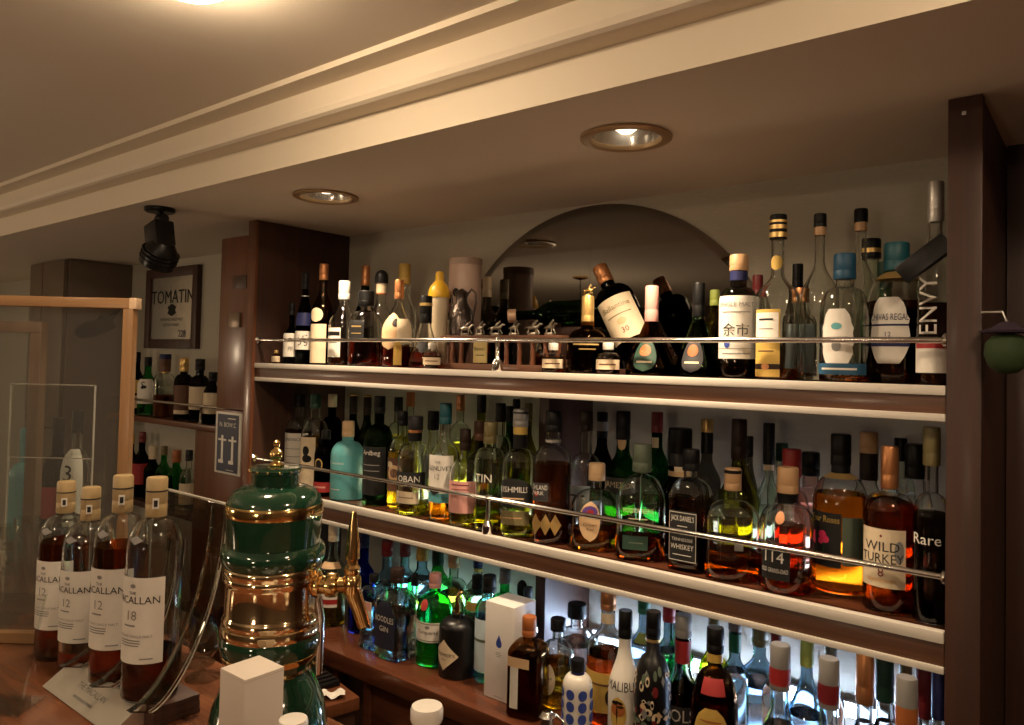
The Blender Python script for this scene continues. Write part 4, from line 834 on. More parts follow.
b('vodka_bottle', 'pale blue lit bottle with yellow gold cap in the lowest bay', 421, 542, 28, Q2+.03, (.56, .72, .38, 's', .80, .44), 'sky', 'mustard', liq=('clear', .6))
b('gin_bottle', 'small pale green bottle with black ball stopper between navy and green gins', 414, 572, 20, Q2-.045, 'squat', 'pale', 'black', capstyle='dome', liq=('clear', .5))
b('wine_bottle', 'dark green bottle with sleek green capsule behind the red sealed gin', 437, 548, 30, Q3, 'wine', 'green', 'dkgreen')
b('gin_bottle', 'rounded emerald green gin bottle with red wax seal and white band label', 434, 573, 35, Q1-.002, (.60, .78, .32, 'r', .84, .36), 'bright', 'pink', [(.28, .50, 68, 'white', dict(a=-18, text=[('Tanqueray', .48, .24, 'charcoal')], marks=[(0, .92, 1, .04, 'sage', 'rect'), (0, .08, 1, .04, 'sage', 'rect'), (0, .75, .12, .16, 'grey')])), (.62, .74, 16, 'red', dict(a=-36, shape='oval'))], liq=('clear', .26))
b('spirit_bottle', 'green tinted bottle with cork top behind the black apothecary bottle', 453, 553, 28, Q3+.02, 'squat', 'pale', 'cork', liq=('lime', .5))
rg, Bg = b('gin_bottle', 'black apothecary bottle with white diamond label and brass pourer', 457, 612, 37, Q1+.008, (.78, .92, .34, 'r', .95, .36), 'black', None, [(.14, .62, 50, 'cream', dict(a=-40, shape='diamond', text=[("HENDRICK'S", .52, .11, 'charcoal'), ('GIN', .36, .08, 'grey')]))], paint='black')
obj('pourer', tube([(0, 0, Bg.H*.98), (.001, 0, Bg.H*1.10), (-.003, 0, Bg.H*1.22), (.004, 0, Bg.H*1.32), (.012, 0, Bg.H*1.34)], [.007, .008, .005, .0055, .0025], 10), BRASS, rg)
obj('pourer_lever', tube([(.001, 0, Bg.H*1.22), (.001, 0, Bg.H*1.38)], [.004, .002], 8), BRASS, rg)
b('vodka_bottle', 'clear bottle with navy and yellow banded cap against pale wall', 477, 556, 24, Q4-.01, 'tall', 'pale', 'navy', bands=[(.79, .83, 'mustard')], liq=('clear', .5))
b('gin_bottle', 'clear bottle with black neck and small yellow label behind black apothecary', 476, 575, 24, Q2, (.60, .76, .40, 'r', .84, .46), 'pale', 'black', [(.60, .70, 60, 'mustard')], liq=('clear', .5), bands=[(.77, .84, 'dkgreen')])
b('gin_bottle', 'pale blue white labelled bottle with black cap half behind white box', 488, 575, 27, Q1+.012, (.66, .78, .40, 'r', .84, .50), 'sky', 'black', [(.10, .60, 60, 'ltblue', dict(a=-40, xmarks=[(0, 0.6, .6, 0.052, 'sage', 'rect')]))], liq=('clear', .5))
b('spirit_bottle', 'green glass bottle with silver teal cap above the white box', 504, 569, 28, Q3+.02, 'squat', 'bright', 'grey')
b('spirit_bottle', 'taller rounded black capped bottle above right corner of white box', 521, 580, 24, Q3, 'squat', 'smoke', 'black', capstyle='dome')
b('spirit_bottle', 'shorter flat black capped bottle above right corner of white box', 527, 587, 22, Q2+.01, 'squat', 'smoke', 'charcoal')
# white carton with a blue drop
cx = onZ(512, 706, Z_LOW); s_ = depth(cx)/F_PX
bw, bd = 29*s_/.778, 25*s_/.628*.92; bh = onY(512, 608, cx.y).z-Z_LOW
t = empty('carton', (cx.x, cx.y, Z_LOW+.0005)); tag(t, 'tall white carton printed with a small blue drop on back counter', 'box')
PLACED.append(('carton', 'c', Vector((cx.x-bw/2, cx.y+bd/2, Z_LOW)), max(bw, bd)*.62, bh))
obj('carton_body', box((-bw, 0, 0), (0, bd, bh), .001), mat('white_card', (0.74, 0.70, 0.66), .55), t)
drop = [(0, .021), (-.0035, .013), (-.0075, .005), (-.008, -.001), (-.0055, -.006), (0, -.008), (.0055, -.006), (.008, -.001), (.0075, .005), (.0035, .013)]
obj('printed_drop', prism([(x-bw/2, z+bh*.58) for x, z in drop], -.0006, -.0001, 'Y'), cmat('inkblue'), t)
for zz, hw in ((.49, .007), (.47, .009), (.45, .006), (.03, .012)):
    obj('printed_line', box((-bw/2-hw, -.0006, bh*zz), (-bw/2+hw, -.0001, bh*zz+.0012)), cmat('grey'), t)
b('spirit_bottle', 'small white ceramic flask with rows of blue dots and black cap', 577, 659, 30, 1.292, (.66, .82, .42, 'r', .86, .48), 'clear', 'black', [(z0, z0+.135, 17, 'inkblue', dict(a=aa, shape='oval')) for z0 in (.09, .24, .39, .54) for aa in (-72, -24, 24, 72)], paint='white', bands=[(.82, .86, 'navy')])
b('liqueur_bottle', 'square amber orange liqueur bottle with orange cap and white paper strip', 528, 616, 36, Q1-.055, (.64, .76, .34, 'r', .80, .40), 'amber', 'orange', [(.10, .52, 12, 'white', dict(a=-22)), (.52, .62, 34, 'tan', dict(a=-10))], liq=('brown', .6), n=5, rot=14)
b('liqueur_bottle', 'ribbed clear bottle of gold liqueur with oval cream label and black cap', 557, 618, 34, Q1+.004, (.56, .74, .32, 'r', .86, .46), 'clear', 'black', [(.14, .54, 34, 'cream', dict(a=-36, shape='oval', text=[('Galliano', .55, .09, 'charcoal')], xmarks=[(0, 0.35, .6, 0.017, 'tan', 'rect')], marks=[(0, .76, .3, .14, 'charcoal', 'rect')]))], liq=('gold', .50))
b('spirit_bottle', 'clear glass bottle with big black stopper before the dark divider', 576, 603, 38, Q2+.005, (.56, .72, .34, 'r', .84, .50), 'clear', 'black', liq=('clear', .55))
b('rum_bottle', 'clear topped rum bottle with brown cap and tan map label', 607, 591, 42, Q1+.022, (.58, .74, .33, 's', .86, .38), 'clear', 'copper', [(.12, .42, 66, 'mustard', dict(a=-14, xmarks=[(0, 0.7, .6, 0.052, 'brown', 'rect')], marks=[(.5, .4, .3, .5, 'dkbrown')])), (.76, .84, 80, 'cream')], liq=('rust', .52))
b('liqueur_bottle', 'opaque white bottle with black cap and palm sunset print', 624, 610, 32, 1.325, (.42, .74, .40, 's', .80, .44), 'clear', 'black', [(.44, .56, 60, None, dict(a=-14, text=[('MALIBU', .3, .55, 'charcoal')])), (.16, .40, 30, 'mustard', dict(a=-18, shape='oval', marks=[(0, .62, .85, .4, 'orange'), (-.1, .55, .1, .8, 'black', 'diamond'), (-.1, .82, .7, .14, 'black'), (.3, .72, .4, .1, 'black')]))], paint='white')
b('vodka_bottle', 'clear bottle with green cap rising behind the white palm bottle', 643, 597, 28, Q2+.02, (.56, .74, .38, 's', .86, .46), 'sky', 'green', [(.62, .70, 50, 'lime')], liq=('clear', .6))
rs, Bs = b('liqueur_bottle', 'black bottle covered in pale swirling ornament with gold neck ring', 652, 611, 36, 1.333, (.46, .72, .38, 'r', .84, .42), 'black', 'black', bands=[(.80, .82, 'gold')], paint='black')
_cols = ['cream', 'grey', 'sage', 'cream', 'dkred', 'tan']
for k in range(80):
    aa = -100+200*random.random(); v = .04+.56*random.random(); q = .03+.045*random.random()
    o = obj('printed_swirl', patch(Bs, v, v+q, 5+9*random.random(), aa, ['oval', 'diamond'][k % 2], .0006+.0001*(k % 9)), cmat(_cols[k % 6]), rs)
    if k % 3 == 0: obj('printed_swirl', patch(Bs, v+q*.25, v+q*.75, 4, aa, 'oval', .0018), cmat('black'), rs)
b('vodka_bottle', 'clear bottle with dull red cap behind the ornamented black bottle', 668, 602, 28, Q2+.01, (.56, .72, .38, 's', .84, .46), 'sky', 'red', liq=('clear', .6))
b('wine_bottle', 'green bottle shoulder glimpsed between ornamented bottle and grey red cap', 678, 607, 30, Q3+.01, 'wine', 'green', 'black')
b('liqueur_bottle', 'dark liqueur bottle with grey foil, red neck band and bold white lettering', 682, 614, 33, 1.345, (.40, .64, .46, 's', .84, .50), 'smoke', 'grey', [(.22, .38, 60, 'charcoal', dict(a=-8, text=[('BOLS', .6, .55, 'white')])), (.02, .20, 60, 'navy', dict(a=-8))], bands=[(.66, .82, 'red')], liq=('black', .5))
b('liqueur_bottle', 'yellow green bottle glowing between grey red cap and black yellow cap', 713, 612, 30, Q2+.02, 'tall', 'yellow', 'olive', liq=('lime', .5))
b('liqueur_bottle', 'brown coffee liqueur bottle with black cap, yellow ring and arched yellow label', 714, 627, 46, 1.327, (.46, .74, .32, 'r', .84, .38), 'brown', 'black', [(.02, .52, 46, 'mustard', dict(a=-6, shape='arch', text=[('KAHLUA', .62, .14, 'dkred')], xmarks=[(0, 0.4, .6, 0.017, 'brown', 'rect')], marks=[(0, .84, .6, .03, 'orange')])), (.60, .70, 34, 'red', dict(a=-2))], bands=[(.78, .835, 'mustard')], liq=('dark', .55))
b('vodka_bottle', 'clear bottle with green neck band right of the coffee liqueur', 734, 617, 28, Q2, (.56, .70, .40, 's', .90, .46), 'sky', 'grey', bands=[(.74, .88, 'green')], liq=('clear', .6))
b('spirit_bottle', 'wide clear bottle with olive cork standing in the brightest glow', 759, 624, 42, Q2+.02, (.52, .74, .30, 's', .82, .40), 'sky', 'olive', liq=('clear', .5))
b('syrup_bottle', 'bottle with dull dark red capsule behind the grey and red one', 775, 627, 26, Q2-.035, 'tall', 'clear', 'dkred', liq=('clear', .6))
b('syrup_bottle', 'syrup bottle with grey foil over bright red band', 779, 644, 34, 1.335, (.42, .62, .52, 's', .72, .58), 'clear', 'grey', bands=[(.72, .86, 'red')], liq=('clear', .5))
b('spirit_bottle', 'clear tapering bottle with pale lime capsule in the glow', 806, 634, 40, Q1, (.40, .78, .28, 's', .80, .32), 'sky', 'lime', liq=('clear', .5))
b('syrup_bottle', 'grey capped bottle behind the maroon banded one', 830, 638, 28, Q2, 'tall', 'clear', 'grey', liq=('clear', .6))
b('syrup_bottle', 'syrup bottle with grey foil over dark maroon band', 828, 658, 34, 1.335, (.42, .62, .52, 's', .70, .58), 'clear', 'grey', bands=[(.70, .85, 'dkred')], liq=('clear', .5))
b('syrup_bottle', 'bottle with brown red capsule right of a gap of blue light', 864, 650, 32, 1.36, (.42, .62, .48, 's', .70, .54), 'clear', 'copper', liq=('clear', .6))
b('syrup_bottle', 'bottle with dark green capsule among the red capsules', 884, 655, 30, Q1+.02, (.44, .64, .50, 's', .72, .56), 'clear', 'dkgreen', liq=('clear', .6))
b('syrup_bottle', 'bottle with olive cap behind the grey and orange red one', 905, 660, 30, Q2-.005, 'tall', 'clear', 'olive', liq=('clear', .6))
b('syrup_bottle', 'syrup bottle with grey foil over orange red band near right post', 906, 677, 34, 1.33, (.42, .62, .52, 's', .66, .58), 'clear', 'grey', bands=[(.66, .84, 'orange')], liq=('clear', .5))
b('syrup_bottle', 'bottle with dark maroon capsule second from the right post', 924, 667, 28, Q1+.03, (.44, .64, .50, 's', .70, .56), 'clear', 'dkred', liq=('clear', .6))
b('syrup_bottle', 'bottle with navy capsule touching the right post', 938, 672, 23, Q1+.01, (.44, .64, .50, 's', .74, .56), 'clear', 'navy', liq=('clear', .6))
# silver spoon handle end poking up in front of the carton
P = onY(547, 716, 1.275)
t = empty('steel_pourer', (P.x, 1.275, Z_LOW+.0005)); tag(t, 'curved polished steel pouring lip in front of the oval labelled bottle', 'jigger')
obj('cup', lathe([(.016, 0), (.017, .002), (.010, .035), (.010, .037), (.018, P.z-Z_LOW), (.0165, P.z-Z_LOW), (.009, .04)], 24, False), CHROME, t)
obj('handle', tube([(.010, 0, .036), (.03, -.01, .045), (.05, -.012, .036)], .003, 8), CHROME, t)

# ------------------------------------------------------------------ far section beyond the pillar
ZF = EYE-0.278; YF = 1.63
xf0, xf1 = -3.66, XL-.002
t = empty('far_shelf', (-3.1, YF, ZF-.03)); tag(t, 'far reddish wooden shelf with chrome rail beyond the pillar', 'shelf')
wpart('board', (xf0, 1.585, ZF-.024), (xf1, Y_WALL-.001, ZF), WOOD_RED, t)
o = obj('guard_rail', tube([(xf0, 1.59, ZF+.072), (xf1, 1.59, ZF+.072)], .006, 12), CHROME, t); o.matrix_parent_inverse = Matrix.Translation(-t.location)
P = onY(201.5, 400, 1.59)
o = obj('rail_bracket', lathe([(.012, 0), (.012, .004), (.006, .012), (.005, .055), (.008, .062), (.008, .078), (.0001, .08)], 16), CHROME, t); o.matrix_parent_inverse = Matrix.Translation(-t.location); o.location = (P.x, 1.59, ZF+.0005)
P = onY(195, 430, 1.585)
wpart('end_panel', (P.x, 1.587, 0), (xf1, 1.61, ZF-.026), WOOD_RED, t)
wpart('lower_board', (xf0, 1.60, ZF-.40), (P.x-.001, Y_WALL-.001, ZF-.375), WOOD_DK, t)
SHELF.update(y0=1.598, y1=1.708, z=ZF+.0005, group='bottles on the far shelf')
b('whisky_bottle', 'gold labelled dark bottle half behind the pine frame post', 136, 352, 16, YF, 'tall', 'black', 'black', [(.34, .55, 60, 'mustard'), (.10, .30, 60, 'tan')])
b('whisky_bottle', 'green bottle with white animal label, second on far shelf', 147, 357, 18, YF+.006, 'tall', 'green', 'black', [(.20, .62, 66, 'white', dict(a=-20, text=[('S', .75, .3, 'charcoal')], marks=[(.1, .68, .25, .14, 'black')]))])
b('whisky_bottle', 'clear bottle with large brown ball cork on far shelf', 164, 354, 20, YF, (.58, .70, .34, 'r', .72, .55), 'clear', 'brown', bands=[(.92, 1.0, 'navy'), (.70, .73, 'gold')], liq=('brown', .35))
b('whisky_bottle', 'dark bottle with shiny gold capsule on far shelf', 183, 358, 18, YF, (.60, .74, .40, 'r', .78, .50), 'black', 'gold', [(.16, .56, 60, 'brown'), (.10, .16, 60, 'cream')])
b('whisky_bottle', 'black capped bottle with wide cream label beside the rail bracket', 199, 359, 19, YF+.004, (.58, .74, .40, 'r', .82, .50), 'black', 'black', [(.20, .56, 72, 'cream', dict(a=-14))])
b('whisky_bottle', 'cream labelled dark bottle cut off by the wooden pillar', 212, 372, 17, YF, (.58, .74, .40, 'r', .82, .50), 'black', 'black', [(.20, .60, 72, 'cream', dict(a=-14))])
SHELF.update(y0=1.602, y1=1.708, z=ZF-.375+.0005, group='bottles in the far dark cabinet')
YG = 1.655
b('spirit_bottle', 'dark bottle with yellow capsule in far cabinet beside frame post', 130, 434, 16, YG, 'tall', 'black', 'mustard')
b('spirit_bottle', 'dark bottle with red capsule and red label in far cabinet', 141, 432, 17, YG, 'tall', 'black', 'dkred', [(.20, .52, 70, 'red')])
b('spirit_bottle', 'dark bottle with pale cream capsule in far cabinet', 152, 446, 16, YG, (.55, .72, .42, 's', .76, .50), 'dkgreen', 'cream')
b('spirit_bottle', 'green bottle with dark cap between cream and orange capsules', 163, 446, 16, YG, 'tall', 'green', 'olive')
b('spirit_bottle', 'green bottle with orange copper capsule in far cabinet', 175.5, 450, 17, YG, (.55, .72, .42, 's', .78, .50), 'green', 'orange', [(.05, .3, 60, 'charcoal')])
b('spirit_bottle', 'clear bottle with dark cap and cream label at end of far cabinet', 188, 450, 17, YG, 'squat', 'clear', 'charcoal', [(.10, .45, 70, 'cream')], liq=('clear', .4))
# framed mirror sign on the far wall
T4 = [onY(*c, 1.70) for c in ((150, 270), (202, 265), (197, 348), (146, 349))]
sx0, sx1 = (T4[0].x+T4[3].x)/2, (T4[1].x+T4[2].x)/2; sz1, sz0 = (T4[0].z+T4[1].z)/2, (T4[2].z+T4[3].z)/2
t = empty('pub_mirror_sign', ((sx0+sx1)/2, 1.705, sz0)); tag(t, 'dark framed mirror sign with black lettering on far wall', 'sign')
sw, sh = (sx1-sx0)/2, sz1-sz0; fw = .042
for nm, lo, hi in (('frame_side', (-sw, -.02, 0), (-sw+fw, .004, sh)), ('frame_side', (sw-fw, -.02, 0), (sw, .004, sh)), ('frame_rail', (-sw+fw, -.02, 0), (sw-fw, .004, fw)), ('frame_rail', (-sw+fw, -.02, sh-fw), (sw-fw, .004, sh))):
    obj(nm, box(lo, hi, .003), WOOD_DK, t)
obj('mirror_glass', box((-sw+fw, -.008, fw), (sw-fw, 0, sh-fw)), mirror_mat('sign_mirror', (0.80, 0.78, 0.70), .30), t)
bk = cmat('black')
for s, zz, hh, mw in (('TOMATIN', .64, .15, .80), ('HIGHLAND SINGLE MALT', .36, .034, .66), ('SCOTCH WHISKY', .29, .034, .46)):
    flat_text('lettering', s, hh*sh*(1.1 if zz > .6 else 1), bk, t, (0, -.0095, sh*zz), (1, 0, 0), (0, 0, 1), mw*2*(sw-fw)*1.25)
obj('emblem', prism([(.045*math.cos(a_*PI/6)*(1.0 if a_ % 2 else .6), sh*.475+.028*math.sin(a_*PI/6)) for a_ in range(12)], -.0095, -.0085, 'Y'), bk, t)
flat_text('lettering', '228', .085*sh, cmat('navy'), t, (sw*.42, -.0095, sh*.185), (1, 0, 0), (0, 0, 1), sw*.7)
# black adjustable spotlight on the soffit
P = onZ(160, 208, Z_SOF)
t = empty('spotlight', (P.x, P.y, Z_SOF)); tag(t, 'black adjustable spotlight hanging from the soffit near the sign', 'spotlight')
sp = depth(P)/F_PX
obj('ceiling_plate', lathe([(14.5*sp, -.0005), (14.5*sp, -.010), (13*sp, -.014), (.0001, -.014)], 28), BLACKP, t)
obj('stem', tube([(0, 0, -.012), (0, 0, -.045)], .010, 12), BLACKP, t)
obj('swivel', lathe([(.0001, -.02), (.014, -.018), (.017, 0), (.014, .018), (.0001, .02)], 16, mtx=Matrix.Translation((.012, 0, -.034)) @ Matrix.Rotation(PI/2, 4, 'Y')), BLACKP, t)
rr = lambda k: k*sp
hd = Matrix.Translation((-.005, 0, -.046)) @ Matrix.Rotation(math.radians(-14), 4, 'Y')
bm = bmesh.new(); bm_box(bm, (-rr(12), -rr(10), -rr(26)), (rr(12), rr(10), 0), .006, hd); obj('yoke', fin(bm), BLACKP, t)
o = obj('lamp_head', lathe([(.0001, rr(13)), (rr(9), rr(11)), (rr(15), rr(2)), (rr(17), -rr(8)), (rr(17), -rr(15)), (rr(14), -rr(16)), (rr(13), -rr(8)), (.0001, -rr(6))], 28), BLACKP, t)
o.matrix_basis = Matrix.Translation((rr(6), 0, -.046-rr(28))) @ Matrix.Rotation(math.radians(35), 4, 'Y')
for k in range(3):
    f = obj('cooling_fin', lathe([(rr(16), 0), (rr(18), .001), (rr(18), .004), (rr(16), .005)], 28), BLACKP, t)
    f.matrix_basis = o.matrix_basis @ Matrix.Translation((0, 0, rr(-2-4*k)))
# tall dark cabinet standing out from the far wall
ca, cb2 = onZ(18, 262, Z_SOF), onZ(68, 258, Z_SOF)
xa, xb, yf = ca.x, cb2.x, 1.40
t = empty('tall_cabinet', ((xa+xb)/2, 1.5, 0)); tag(t, 'tall dark brown cabinet at the far left behind the pine framed screen', 'cabinet')
wpart('carcass', (xa, yf+.02, 0), (xb, Y_WALL-.001, Z_SOF-.004), mat('cabinet_side', (0.15, 0.11, 0.08), .4), t)
xm = onY(42, 290, yf).x
wpart('door', (xa+.003, yf, 1.3), (xm-.004, yf+.019, Z_SOF-.008), mat('cabinet_grey_brown', (0.13, 0.095, 0.065), .35), t)
wpart('door', (xm+.004, yf, 1.3), (xb-.003, yf+.019, Z_SOF-.008), mat('cabinet_grey_brown', (0.13, 0.095, 0.065), .35), t)
wpart('lower_door', (xa+.003, yf, .05), (xm-.004, yf+.019, 1.292), mat('cabinet_grey_brown', (0.13, 0.095, 0.065), .35), t)
wpart('lower_door', (xm+.004, yf, .05), (xb-.003, yf+.019, 1.292), mat('cabinet_grey_brown', (0.13, 0.095, 0.065), .35), t)
# carved fish hung on the cabinet's side
P = onX(97, 328, xb)
t = empty('fish_ornament', (xb+.001, P.y, P.z)); tag(t, 'dark carved fish ornament on cabinet side seen through clear screen', 'ornament')
fk = 40*depth(P)/F_PX/.55/1.25
fo = [(-.30, -.05), (-.26, .0), (-.16, .04), (-.02, .06), (.12, .09), (.30, .16), (.20, .06), (.24, .01), (.10, -.03), (-.06, -.07), (-.2, -.085)]
fmat = mat('fish_dark', (0.035, 0.02, 0.013), .5)
obj('fish_body', prism([(x*.34, z*.62) for x, z in fo], 0, .012, 'X'), fmat, t)
obj('fin', prism([(x*.34, z*.62) for x, z in [(-.02, .055), (.03, .10), (.09, .085)]], .002, .009, 'X'), fmat, t)
# ------------------------------------------------------------------ bar counter and what stands on it
t = empty('bar_counter', (-2.0, .2, 0)); tag(t, 'glossy reddish brown bar counter at lower left', 'counter')
wpart('worktop', (-4.6, -.05, Z_CTR-.04), (.9, .73, Z_CTR), WOOD_CTR, t, .006)
wpart('front_panel', (-4.5, .05, 0), (.85, .66, Z_CTR-.041), WOOD_DK, t)
ZC = Z_CTR+.0005
# whisky bottles of one kind, three of them in a display stand
SHELF.update(z=ZC, group='matching malt bottles on the counter')
def malt(label, pxb, pyt, D, zb, age, lev, lcol, neck=False):
    # body column at mid label height, distance D from the picture plane of the counter
    P = atD(pxb, 600, D); loc = Vector((P.x, P.y, zb))
    lo, hi = .1, .5
    for _ in range(40):
        mid = (lo+hi)/2; v = Vector((loc.x, loc.y, zb+mid))-ORG
        if PCY-F_PX*v.dot(UPV)/v.dot(FWD) > pyt: lo = mid
        else: hi = mid
    H = (lo+hi)/2
    face = math.degrees(math.atan2(loc.x, -loc.y)) * 0
    r, B = bottle('malt_whisky_bottle', label, 0, 0, 0, 0, (.66, .81, .36, 'r', .82, .38), 'clear', 'capsule', [(.18, .565, 64, 'white', dict(a=-8, text=[('THE', .82, .035, 'charcoal'), ('MACALLAN', .74, .085, 'charcoal'), (age, .56, .11, 'grey'), ('HIGHLAND SINGLE MALT', .32, .03, 'grey')], marks=[(0, .90, .10, .05, 'grey'), (-.1, .44, .22, .02, 'grey', 'rect'), (-.1, .27, .4, .014, 'grey', 'rect'), (-.1, .24, .4, .014, 'grey', 'rect'), (-.1, .21, .36, .014, 'grey', 'rect'), (.5, .06, .2, .016, 'grey', 'rect')])), (.71, .75, 20, 'grey', dict(a=-10, shape='diamond'))], liq=(lcol, lev), at=loc, H=H, R=.040, rot=30)
    obj('capsule_ring', lathe([(.38*.040*1.03, H*.935), (.38*.040*1.03, H*.942)], 20, False), cmat('charcoal'), r)
    c = obj('tax_seal', patch(B, .86, .91, 16, 30, 'rect', .0022), cmat('white'), r)
    obj('seal_print', patch(B, .87, .90, 9, 30, 'rect', .0026), cmat('charcoal'), c)
    return r, loc
m1 = malt('malt bottle with gold capsule standing outside the acrylic stand, leftmost', 62, 481, 1.335, ZC, '12', .66, 'brown')
m2 = malt('malt bottle with gold capsule in the left and lowest slot of acrylic stand', 87, 487, 1.262, ZC+.0075, '12', .12, 'rust')
m3 = malt('malt bottle with gold capsule in the middle slot of acrylic stand, well filled', 119, 475, 1.197, ZC+.0195, '12', .66, 'brown')
m4 = malt('nearly empty malt bottle with gold capsule in right slot of acrylic stand', 153, 477, 1.127, ZC+.0285, '18', .20, 'dark')
# display stand
A = onZ(45, 686, ZC); Bq = onZ(112, 727, ZC)
Xend = onZ(127, 709, ZC+.03).x
t = empty('bottle_stand', (A.x, A.y, ZC)); tag(t, 'acrylic bottle display stand with sloping silver name plate and dark base', 'display stand')
Lx = Xend-A.x
BL = [Vector((m[1].x-A.x, m[1].y-A.y, 0)) for m in (m2, m3, m4)]
obj('plate', prism([(-.004, .001), (.040, .030), (.044, .030), (.044, .0)], 0, Lx, 'X'), mat('satin_silver', (0.72, 0.69, 0.63), .45, 1.0), t)
def on_plate(u, v, h): return Vector((u, -.004+.044*v, .001+.029*v)) + Vector((0, -.55, .835))*h
eg = mat('engraved_grey', (0.24, 0.23, 0.21), .5, .5)
flat_text('engraving', 'THE MACALLAN', .009, eg, t, on_plate(Lx*.5, .58, .0006), (1, 0, 0), (0, .835, .55), .10)
obj('engraved_line', prism([(.006, .0085), (.009, .0105), (.0088, .0108), (.0058, .0088)], Lx*.5-.03, Lx*.5+.03, 'X'), eg, t)
vmax = max(q.y for q in BL)+.05
ue = BL[2].x+.055
obj('base_block', box((-.055, .044, 0), (ue, vmax, .0068), .001), WOOD_DK, t)
u1 = (BL[0].x+BL[1].x)/2; u2 = (BL[1].x+BL[2].x)/2
obj('step', box((u1, .045, .0068), (ue, vmax-.001, .0188), .001), WOOD_DK, t)
obj('step', box((u2, .046, .0188), (ue, vmax-.002, .0278), .001), WOOD_DK, t)
tip = onX(216, 505, Xend+.004); vt, ztp = tip.y-A.y, tip.z-ZC
def rib(u, thick, ext):
    n = 16; out = []; inn = []
    for k in range(n+1):
        s = k/n
        y = .036+(vt-.036)*math.sin(s*PI/2)**1.15; z = .030+(ztp-.030)*(1-math.cos(s*PI/2))**.9*ext
        out.append((y, z)); inn.append((y-.030*(1-.3*s), z+.010*(1-.5*s)))
    return prism(out+inn[::-1], u-thick/2, u+thick/2, 'X')
def rib_edge(u, ext):
    pts = []
    for k in range(17):
        s = k/16
        pts.append((u, .036+(vt-.036)*math.sin(s*PI/2)**1.15, .030+(ztp-.030)*(1-math.cos(s*PI/2))**.9*ext))
    return tube(pts, .0011, 6)
RIBG = realglass('acrylic_rib_glass', (0.97, 0.96, 0.90), 1.49)
for u, ext in ((u1-.004, .5), (u2-.004, .75), (ue+.006, 1.0)):
    rb2 = obj('acrylic_rib', rib(u, .012, ext), RIBG, t)
    obj('edge_glint', rib_edge(u+.0062, ext), ACEDGE, rb2); obj('edge_glint', rib_edge(u-.0062, ext), ACEDGE, rb2)  # thin pale tubes drawn as the bright glint along each rib
obj('back_panel', box((u1, vt-.002, .12), (ue+.012, vt+.003, ztp+.004), .001), glass('acrylic_dark', (0.60, 0.57, 0.53), 1.49, .03, .5), t)
obj('panel_edge', box((u1, vt-.0025, ztp+.004), (ue+.012, vt+.0035, ztp+.0065)), ACEDGE, t)
# pine framed screen
D0 = 1.40
C0 = atD(136, 303, D0); G = Vector((RGT.x, RGT.y, 0)).normalized(); gh = C0.z-ZC
def screen(corner, hgt, width, wd, label, m1_, m2_, pane):
    t = empty('framed_screen', (corner.x, corner.y, ZC)); t.rotation_euler = (0, 0, math.atan2(G.y, G.x)); tag(t, label, 'screen')
    bpy.context.view_layer.update()
    obj('upright', box((-wd, -wd/2, 0), (0, wd/2, hgt-wd), .0015), m2_, t)
    obj('upright', box((-width, -wd/2, 0), (-width+wd, wd/2, hgt-wd), .0015), m2_, t)
    obj('top_rail', box((-width, -wd/2, hgt-wd), (-.003, wd/2, hgt), .0015), m1_, t)
    obj('end_block', box((-.008, -wd/2-.001, hgt-wd-.001), (.006, wd/2+.001, hgt+.001), .002), mat('raw_pine_end', (0.66, 0.47, 0.30), .7, var=.25, vscale=200), t)
    obj('bottom_rail', box((-width+wd, -wd/2, 0), (-wd, wd/2, wd), .0015), m1_, t)
    obj('pane', box((-width+wd, -.0015, wd), (-wd, .0015, hgt-wd)), pane, t)
    return t
screen(C0, gh+.008, .62, .019, 'pine framed clear screen standing on the bar counter', WOOD_PINE, WOOD_PINEZ, PANE)
D1 = 1.76
C1 = atD(45, 322, D1)
t = empty('framed_screen', (C1.x, C1.y, Z_CTR)); t.rotation_euler = (0, 0, math.atan2(G.y, G.x))  # frame modelled in place of what reads as a reflection in the pane
t.location = (C1.x, .715 if C1.y > .72 else C1.y, ZC)
tag(t, 'second smaller brown frame standing in for a reflection, farther along the counter', 'screen')
hgt = C1.z-ZC; wd = .026; width = .55
mB = wood('brown_frame_wood', (0.14, 0.08, 0.045), (0.22, 0.13, 0.07), 'Z', 18, .4, .2)
obj('upright', box((-wd, -wd/2, 0), (0, wd/2, hgt-wd), .0015), mB, t)
obj('upright', box((-width, -wd/2, 0), (-width+wd, wd/2, hgt-wd), .0015), mB, t)
obj('top_rail', box((-width, -wd/2, hgt-wd), (0, wd/2, hgt), .0015), mB, t)
obj('pane', box((-width+wd, -.0015, 0), (-wd, .0015, hgt-wd)), PANE, t)
# clear acrylic menu holder
DA = 1.62
P0, P1_ = atD(12, 384, DA), atD(95, 384, DA)
wA = (P1_-P0).length; hA = P0.z-ZC
t = empty('acrylic_holder', (P0.x, P0.y, ZC)); t.rotation_euler = (0, 0, math.atan2(G.y, G.x)); tag(t, 'frameless clear acrylic holder standing behind the pine framed screen', 'acrylic holder')
obj('front_sheet', box((0, -.002, 0), (wA, .002, hA)), ACRYL, t)
obj('back_sheet', box((0, .05, 0), (wA, .054, hA*.985)), ACRYL, t)
obj('edge', box((-.002, -.0025, 0), (0, .0025, hA)), ACEDGE, t)
obj('edge', box((wA, -.0025, 0), (wA+.002, .0025, hA)), ACEDGE, t)
obj('edge', box((0, -.0025, hA), (wA, .0025, hA+.002)), ACEDGE, t)
obj('base_sheet', box((0, -.002, 0), (wA, .054, .003)), ACRYL, t)
obj('cross_bar', box((0, -.0035, hA*.66), (wA, -.002, hA*.665)), ACEDGE, t)
